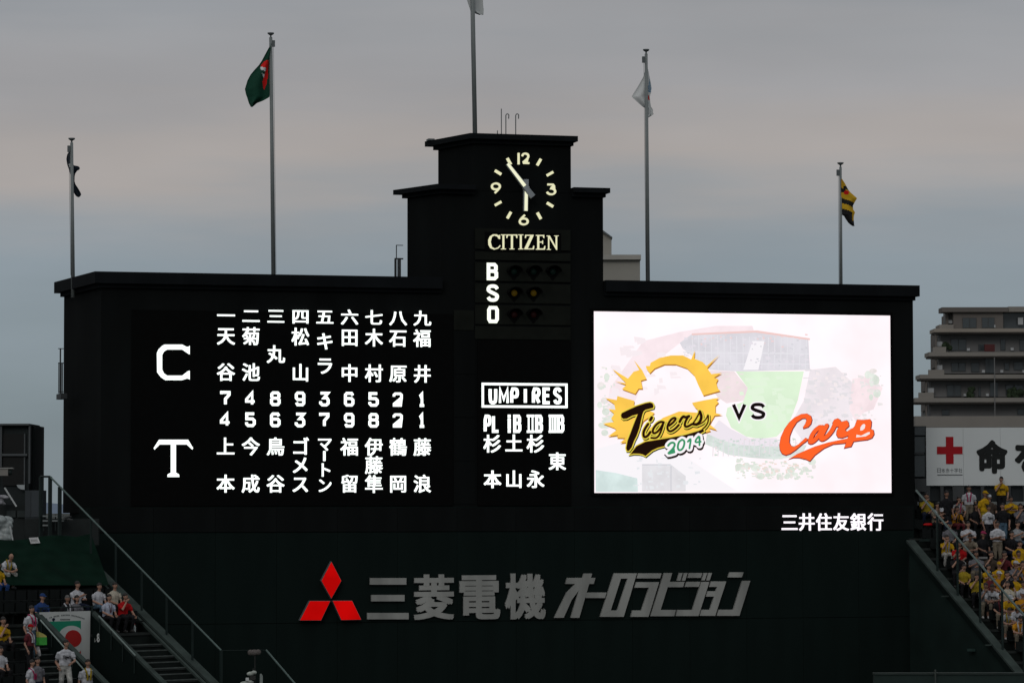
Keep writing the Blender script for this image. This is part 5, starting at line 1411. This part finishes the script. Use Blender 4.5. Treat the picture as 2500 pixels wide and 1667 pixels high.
JERSEY = MB().add([((p[0] - (mn[0] + mxx[0]) / 2) * .105, -.002 - p[2] * .1, (p[1] - .3) * .13) for p in a_], f_).mesh('chest_lettering'); JERSEY.materials.append(C_('black'))
sm_ = MB()
for s_ in (-1, 1): sm_.tube([(s_ * .05, .06, .03), (s_ * .085, -.02, .01), (s_ * .075, -.12, -.08), (s_ * .05, -.155, -.2), (s_ * .05, -.15, -.32)], [.03, .032, .03, .028, .03], 7)
SCARF = sm_.mesh('scarf'); SCARF.materials.append(C_('yellow'))
sm_ = MB()
for s_ in (-1, 1): sm_.tube([(s_ * .05, -.03, .03), (s_ * .05, -.13, -.06), (s_ * .012, -.16, -.2)], .008, 5)
sm_.box(-.025, .025, -.175, -.16, -.29, -.2); LANY = sm_.mesh('lanyard'); LANY.materials.append(C_('black'))

GLs = 'spectators on the left stand'; GRs = 'spectators on the right stand'
person(SL, 28, 1368, 'sitlean', 'white', 'pwhite', 'man in white jersey and yellow scarf leaning on his knees, seated below the green netting', None, group=GLs, extra='scarf:dyellow', shoe=SHOEW)
person(SL, -4, 1384, 'sit', 'yellow', 'blue', 'person in yellow shirt cut off by the left edge below the netting', 's', group=GLs)
person(SL, 104, 1457, 'sit', 'blue', 'navy', 'seated person in blue shirt and blue cap above the poster', 's', cap='blue', group=GLs, extra='jersey')
person(SL, 189, 1427, 'sitarm', 'white', 'navy', 'man in white shirt with his arms raised to his chest, seated above the poster', 's', group=GLs)
person(SL, 165, 1461, 'sit', 'black', 'black', 'grey-haired person in black vest over white, behind the guard rail above the poster', 's', hc=HAIRG, group=GLs, skin=SKIN2, extra='scarf:white')
person(SL, 188, 1464, 'sit', 'grey', 'grey', 'dark-haired woman in a grey top behind the poster\'s top edge', 'l', group=GLs)
person(SL, 243, 1431, 'sit', 'white', 'jeans', 'man in white shirt and jeans, leftmost of the four seated beside the stairs', 's', group=GLs)
person(SL, 281, 1429, 'sit', 'cream', 'black', 'man in cream polo shirt seated behind the man in red', 's', group=GLs)
person(SL, 267, 1458, 'sit', 'paleblue', 'black', 'man in pale blue shirt with a dark lanyard seated next to the man in red', 's', group=GLs, extra='tie:maroon')
person(SL, 306, 1456, 'drink', 'red', 'black', 'man in red T-shirt drinking at the head of the stairs', 's', group=GLs)
person(SL, 77, 1487, 'stand', 'white', 'jeans', 'woman standing in white jersey with a pink towel round her neck and jeans', 's', group=GLs, extra='jersey,scarf:pink', rot=.2)
person(SL, 74, 1531, 'stand', 'maroon', 'black', 'child in red and white cap and dark red top beside the green bag', 's', cap='red', scale=.9, group=GLs, rot=.4, extra='scarf:white')
person(SL, 8, 1514, 'sitface', 'yellow', 'black', 'person in yellow jersey raising a hand to the mouth at the left edge', 's', group=GLs, extra='jersey')
person(SL, 2, 1590, 'sit', 'white', 'black', 'person in plain white shirt at the bottom left edge', 's', group=GLs)
person(SL, 163, 1570, 'walk', 'white', 'pwhite', 'tall person in all-white baseball uniform walking in front of the poster', 's', group=GLs, extra='jersey', rot=-.35, shoe=SHOEW)
person(SL, 78, 1622, 'stand', 'white', 'navy', 'person in white jersey and pink scarf at the bottom edge left of the white uniform', 's', group=GLs, extra='jersey,scarf:pink', rot=.5)
person(SL, 92, 1612, 'stand', 'grey', 'navy', 'person in grey half hidden beside the pink-scarfed jersey at the bottom', 's', group=GLs)
xx, zz = SL.Y(214, 1632, tb - 3.2)
person(SL, 0, 0, 'stand', 'white', 'black', 'man in white jersey standing in the stairwell below the poster', 's', group=GLs, extra='jersey,scarf:dyellow', at=(xx, tb - 3.2, PITZ), rot=-.3)

for d in [
 (2264, 1206, 'sit', 'dyellow', 'navy', 'person in dark cap and yellow vest, leftmost in the right stand at the rail top', 's', None),
 (2311, 1203, 'stand', 'black', 'black', 'person in black coat standing by the pale ledge', 's', None),
 (2366, 1192, 'stand', 'white', 'khaki', 'person in white with a pink scarf and khaki trousers standing by the ledge', 's', None),
 (2405, 1203, 'stand', 'yellow', 'dyellow', 'person wrapped in yellow with a yellow bandana standing by the ledge', 's', 'yellow'),
 (2416, 1214, 'stand', 'brown', 'black', 'person in white flat cap and brown top beside the tall yellow shirt', 's', 'white'),
 (2445, 1170, 'face', 'yellow', 'black', 'tall man in yellow shirt standing highest with a hand at his face', 's', None),
 (2311, 1246, 'sit', 'black', 'navy', 'person with white cap and dark top right behind the sloping rail', 's', 'white'),
 (2336, 1248, 'drink', 'orange', 'maroon', 'person in orange and maroon drinking, seated in the upper row', 's', None),
 (2414, 1240, 'stand', 'white', 'black', 'man in white striped jersey and black trousers standing mid crowd', 's', None),
 (2448, 1235, 'stand', 'black', 'jeans', 'man in black shirt and pale jeans standing under the tall yellow shirt', 's', None),
 (2321, 1277, 'sit', 'grey', 'black', 'person in navy hat and grey T-shirt behind the rail', 's', 'navy'),
 (2365, 1279, 'sit', 'white', 'black', 'person in white jersey with both arms forward, seated mid crowd', 'l', None),
 (2400, 1299, 'sit', 'black', 'black', 'person in magenta hat and black top', 'l', 'pink'),
 (2435, 1279, 'cross', 'white', 'khaki', 'man in white shirt and khaki trousers standing with folded arms', 's', None),
 (2484, 1279, 'sitarm', 'lgrey', 'jeans', 'person in pale grey T-shirt leaning back near the right edge', 's', None),
 (2314, 1320, 'sit', 'yellow', 'pwhite', 'person in amber jersey and white trousers seated by the parapet, highest beside it', 's', None),
 (2344, 1323, 'sit', 'red', 'pwhite', 'person in red shirt and white trousers seated by the fence post', 's', None),
 (2492, 1324, 'sit', 'yellow', 'black', 'person in bright yellow at the right edge, upper of three', 's', None),
 (2488, 1343, 'sit', 'yellow', 'dyellow', 'person in bright yellow towel at the right edge, middle of three', 's', None),
 (2422, 1346, 'sit', 'brown', 'black', 'person in dark brown behind the folded-arms man\'s feet', 's', None),
 (2452, 1352, 'sit', 'maroon', 'black', 'person in dark maroon right of the khaki trousers', 's', None),
 (2480, 1371, 'sit', 'grey', 'black', 'person in white cap and grey top near the right edge', 's', 'white'),
 (2355, 1384, 'sit', 'dyellow', 'black', 'person in black and yellow jersey seated just above the parapet', 's', None),
 (2413, 1384, 'sit', 'yellow', 'black', 'small figure in yellow directly behind the rail', 's', None),
 (2442, 1378, 'sit', 'yellow', 'black', 'person in yellow with raised yellow hood, middle of the crowd', 's', 'yellow'),
 (2439, 1401, 'sit', 'orange', 'black', 'person in white cap and orange shirt behind the rail', 's', 'white'),
 (2388, 1407, 'sit', 'dyellow', 'black', 'person in mustard top in front of a fence post', 's', None),
 (2409, 1430, 'sit', 'grey', 'khaki', 'person in grey and white shirt and khaki trousers by the parapet', 's', None),
 (2433, 1429, 'sit', 'white', 'black', 'person in pinkish white shirt and black trousers by the parapet', 's', None),
 (2480, 1411, 'sit', 'yellow', 'black', 'person in broad yellow jersey right of the rail', 's', None),
 (2464, 1455, 'sit', 'yellow', 'navy', 'person in white cap and yellow jersey under the rail', 's', 'white'),
 (2498, 1447, 'sit', 'orange', 'black', 'person in white cap at the right edge, lower crowd', 's', 'white'),
 (2487, 1476, 'sit', 'white', 'black', 'person in white T-shirt bending over a pale bag', 'l', None),
 (2500, 1500, 'sit', 'orange', 'khaki', 'person in orange cut by the right edge, lowest of all', 's', None),
 (2470, 1490, 'sit', 'lgrey', 'khaki', 'person in pale clothes crouched at the foot of the crowd', 's', None),
 (2458, 1401, 'sit', 'black', 'black', 'person with bare dark head between two yellow shirts', 's', None),
 (2378, 1310, 'sit', 'khaki', 'black', 'person in beige half hidden left of the magenta hat', 's', None),
 (2500, 1371, 'sit', 'orange', 'black', 'person in amber shirt cut by the right edge, mid height', 's', None),
 (2470, 1300, 'sit', 'black', 'navy', 'person in black below the pale grey T-shirt', 's', None),
 (2288, 1232, 'sit', 'khaki', 'black', 'person in beige just under the rail top, next to the red bag', 's', None),
 (2345, 1225, 'sit', 'lgrey', 'black', 'person in pale top seated in front of the pink scarf wearer', 'l', None),
 (2385, 1236, 'sit', 'black', 'black', 'person in black seated left of the standing striped jersey', 's', None),
 (2470, 1222, 'sit', 'yellow', 'black', 'person in yellow half hidden right of the tall yellow shirt', 's', None),
 (2493, 1236, 'sit', 'grey', 'black', 'person in grey at the right edge, top rows', 's', None),
 (2340, 1352, 'sit', 'black', 'black', 'person in black below the red shirt', 's', None),
 (2385, 1345, 'sit', 'grey', 'khaki', 'person in dull grey between the red shirt and the dark brown top', 'l', None),
 (2462, 1425, 'sit', 'cream', 'black', 'person in cream beside the broad yellow jersey', 's', None),
 (2500, 1420, 'sit', 'white', 'navy', 'person in white cut by the right edge above the white cap', 's', None),
 (2446, 1455, 'sit', 'black', 'khaki', 'person in black under the rail left of the white-capped yellow jersey', 's', None),
 (2418, 1405, 'sit', 'maroon', 'black', 'person in maroon squeezed between two yellow shirts by the rail', 's', None)]:
    px, py, pose, t_, b_, lab, hr, cp = d
    if pose == 'sit' and 'Folded' not in lab: pose = random.choice(('sit', 'sitarm', 'sitface', 'drink', 'sitlean', 'sit'))
    ex = 'jersey' if t_ in ('white', 'yellow') and random.random() < .5 else None
    if ex is None and cp is None and random.random() < .35: ex = 'scarf:' + random.choice(('dyellow', 'white', 'black', 'black', 'lgrey', 'maroon'))
    if 'pink scarf' in lab: ex = 'scarf:pink'
    person(SR, px, py, pose, t_, b_, lab, hr, cap=cp, group=GRs, extra=ex, rot=random.uniform(-.55, .15), skin=random.choice((SKIN, SKIN2)), shoe=random.choice((SHOE, SHOEW)))

# bags, bottles and the like
def at_left(px, py, h, y=None):
    p = SL.S(px, py, h); return p
p = SL.S(101, 1556, .9)
bg = empty('shoulder_bag', SL, tuple(p)); tag(bg, 'yellow and lime green shoulder bag carried by the child in the red and white cap', 'bag')
MB().prism([(-.17, -.25), (.17, -.25), (.16, .02), (-.15, .02)], -.1, .08).build('lower_half', mat('lime_green', (.05, .34, .05), .6, .15, 8), bg)
MB().prism([(-.15, .024), (.16, .024), (.15, .06), (.02, .14), (-.18, .22)], -.1, .08).build('flap', mat('straw_yellow', (.42, .38, .11), .6, .1, 8), bg)
p = SL.S(92, 1589, .45)
fn = MB().tube([(0, 0, .16), (.02, 0, 0), (.07, 0, -.16)], [.05, .08, .06], 10).build('rolled_towel', [mat('towel_white', (.42, .40, .40), .9, .3, 8)]); fn.matrix_world = SL.m @ Matrix.Translation(p); tag(fn, 'white and red rolled towel hanging below the lime bag', 'towel')
p = SL.S(328, 1535, -.1)
bt = empty('bottle', SL, tuple(p)); tag(bt, 'clear bottle with a red cap standing on the step at the red-shirted man\'s feet', 'bottle')
MB().tube([(0, 0, -.1), (0, 0, .08), (0, 0, .13), (0, 0, .17)], [.055, .055, .025, .022], 12).build('body', mat('bottle_clear', (.42, .45, .45), .2, .1, 4, .5), bt)
MB().tube([(0, 0, .172), (0, 0, .21)], .024, 10).build('lid', CRd, bt)
p = SR.S(2268, 1280, .12)
o = MB().ball((0, 0, 0), .30, .14, .07, 12, 8).build('bag', mat('bag_red', (.55, .01, .012), .7, .1, 5), smooth=True); o.matrix_world = SR.m @ Matrix.Translation(p); tag(o, 'flat bright red bag lying on the top steps by the scoreboard edge', 'bag')
p = SR.S(2397, 1361, .55)
o = MB().box(-.2, .2, -.12, .1, -.04, .04).build('folded_jacket', mat('jacket_grey', (.2, .2, .2), .8, .2, 6)); o.matrix_world = SR.m @ Matrix.Translation(p); tag(o, 'folded grey jacket on a seat back in front of the folded-arms man', 'jacket')
p = SR.S(2476, 1506, .4)
o = link('bag', blob([((0, 0, 0), (.12, .1, .17)), ((.05, 0, -.1), (.13, .1, .12))], .03), mat('bag_pale', (.25, .24, .25), .7, .3, 6)); o.matrix_world = SR.m @ Matrix.Translation(p); tag(o, 'pale carrier bag on the lowest occupied row of the right stand', 'bag')
print('objects', len(bpy.data.objects))
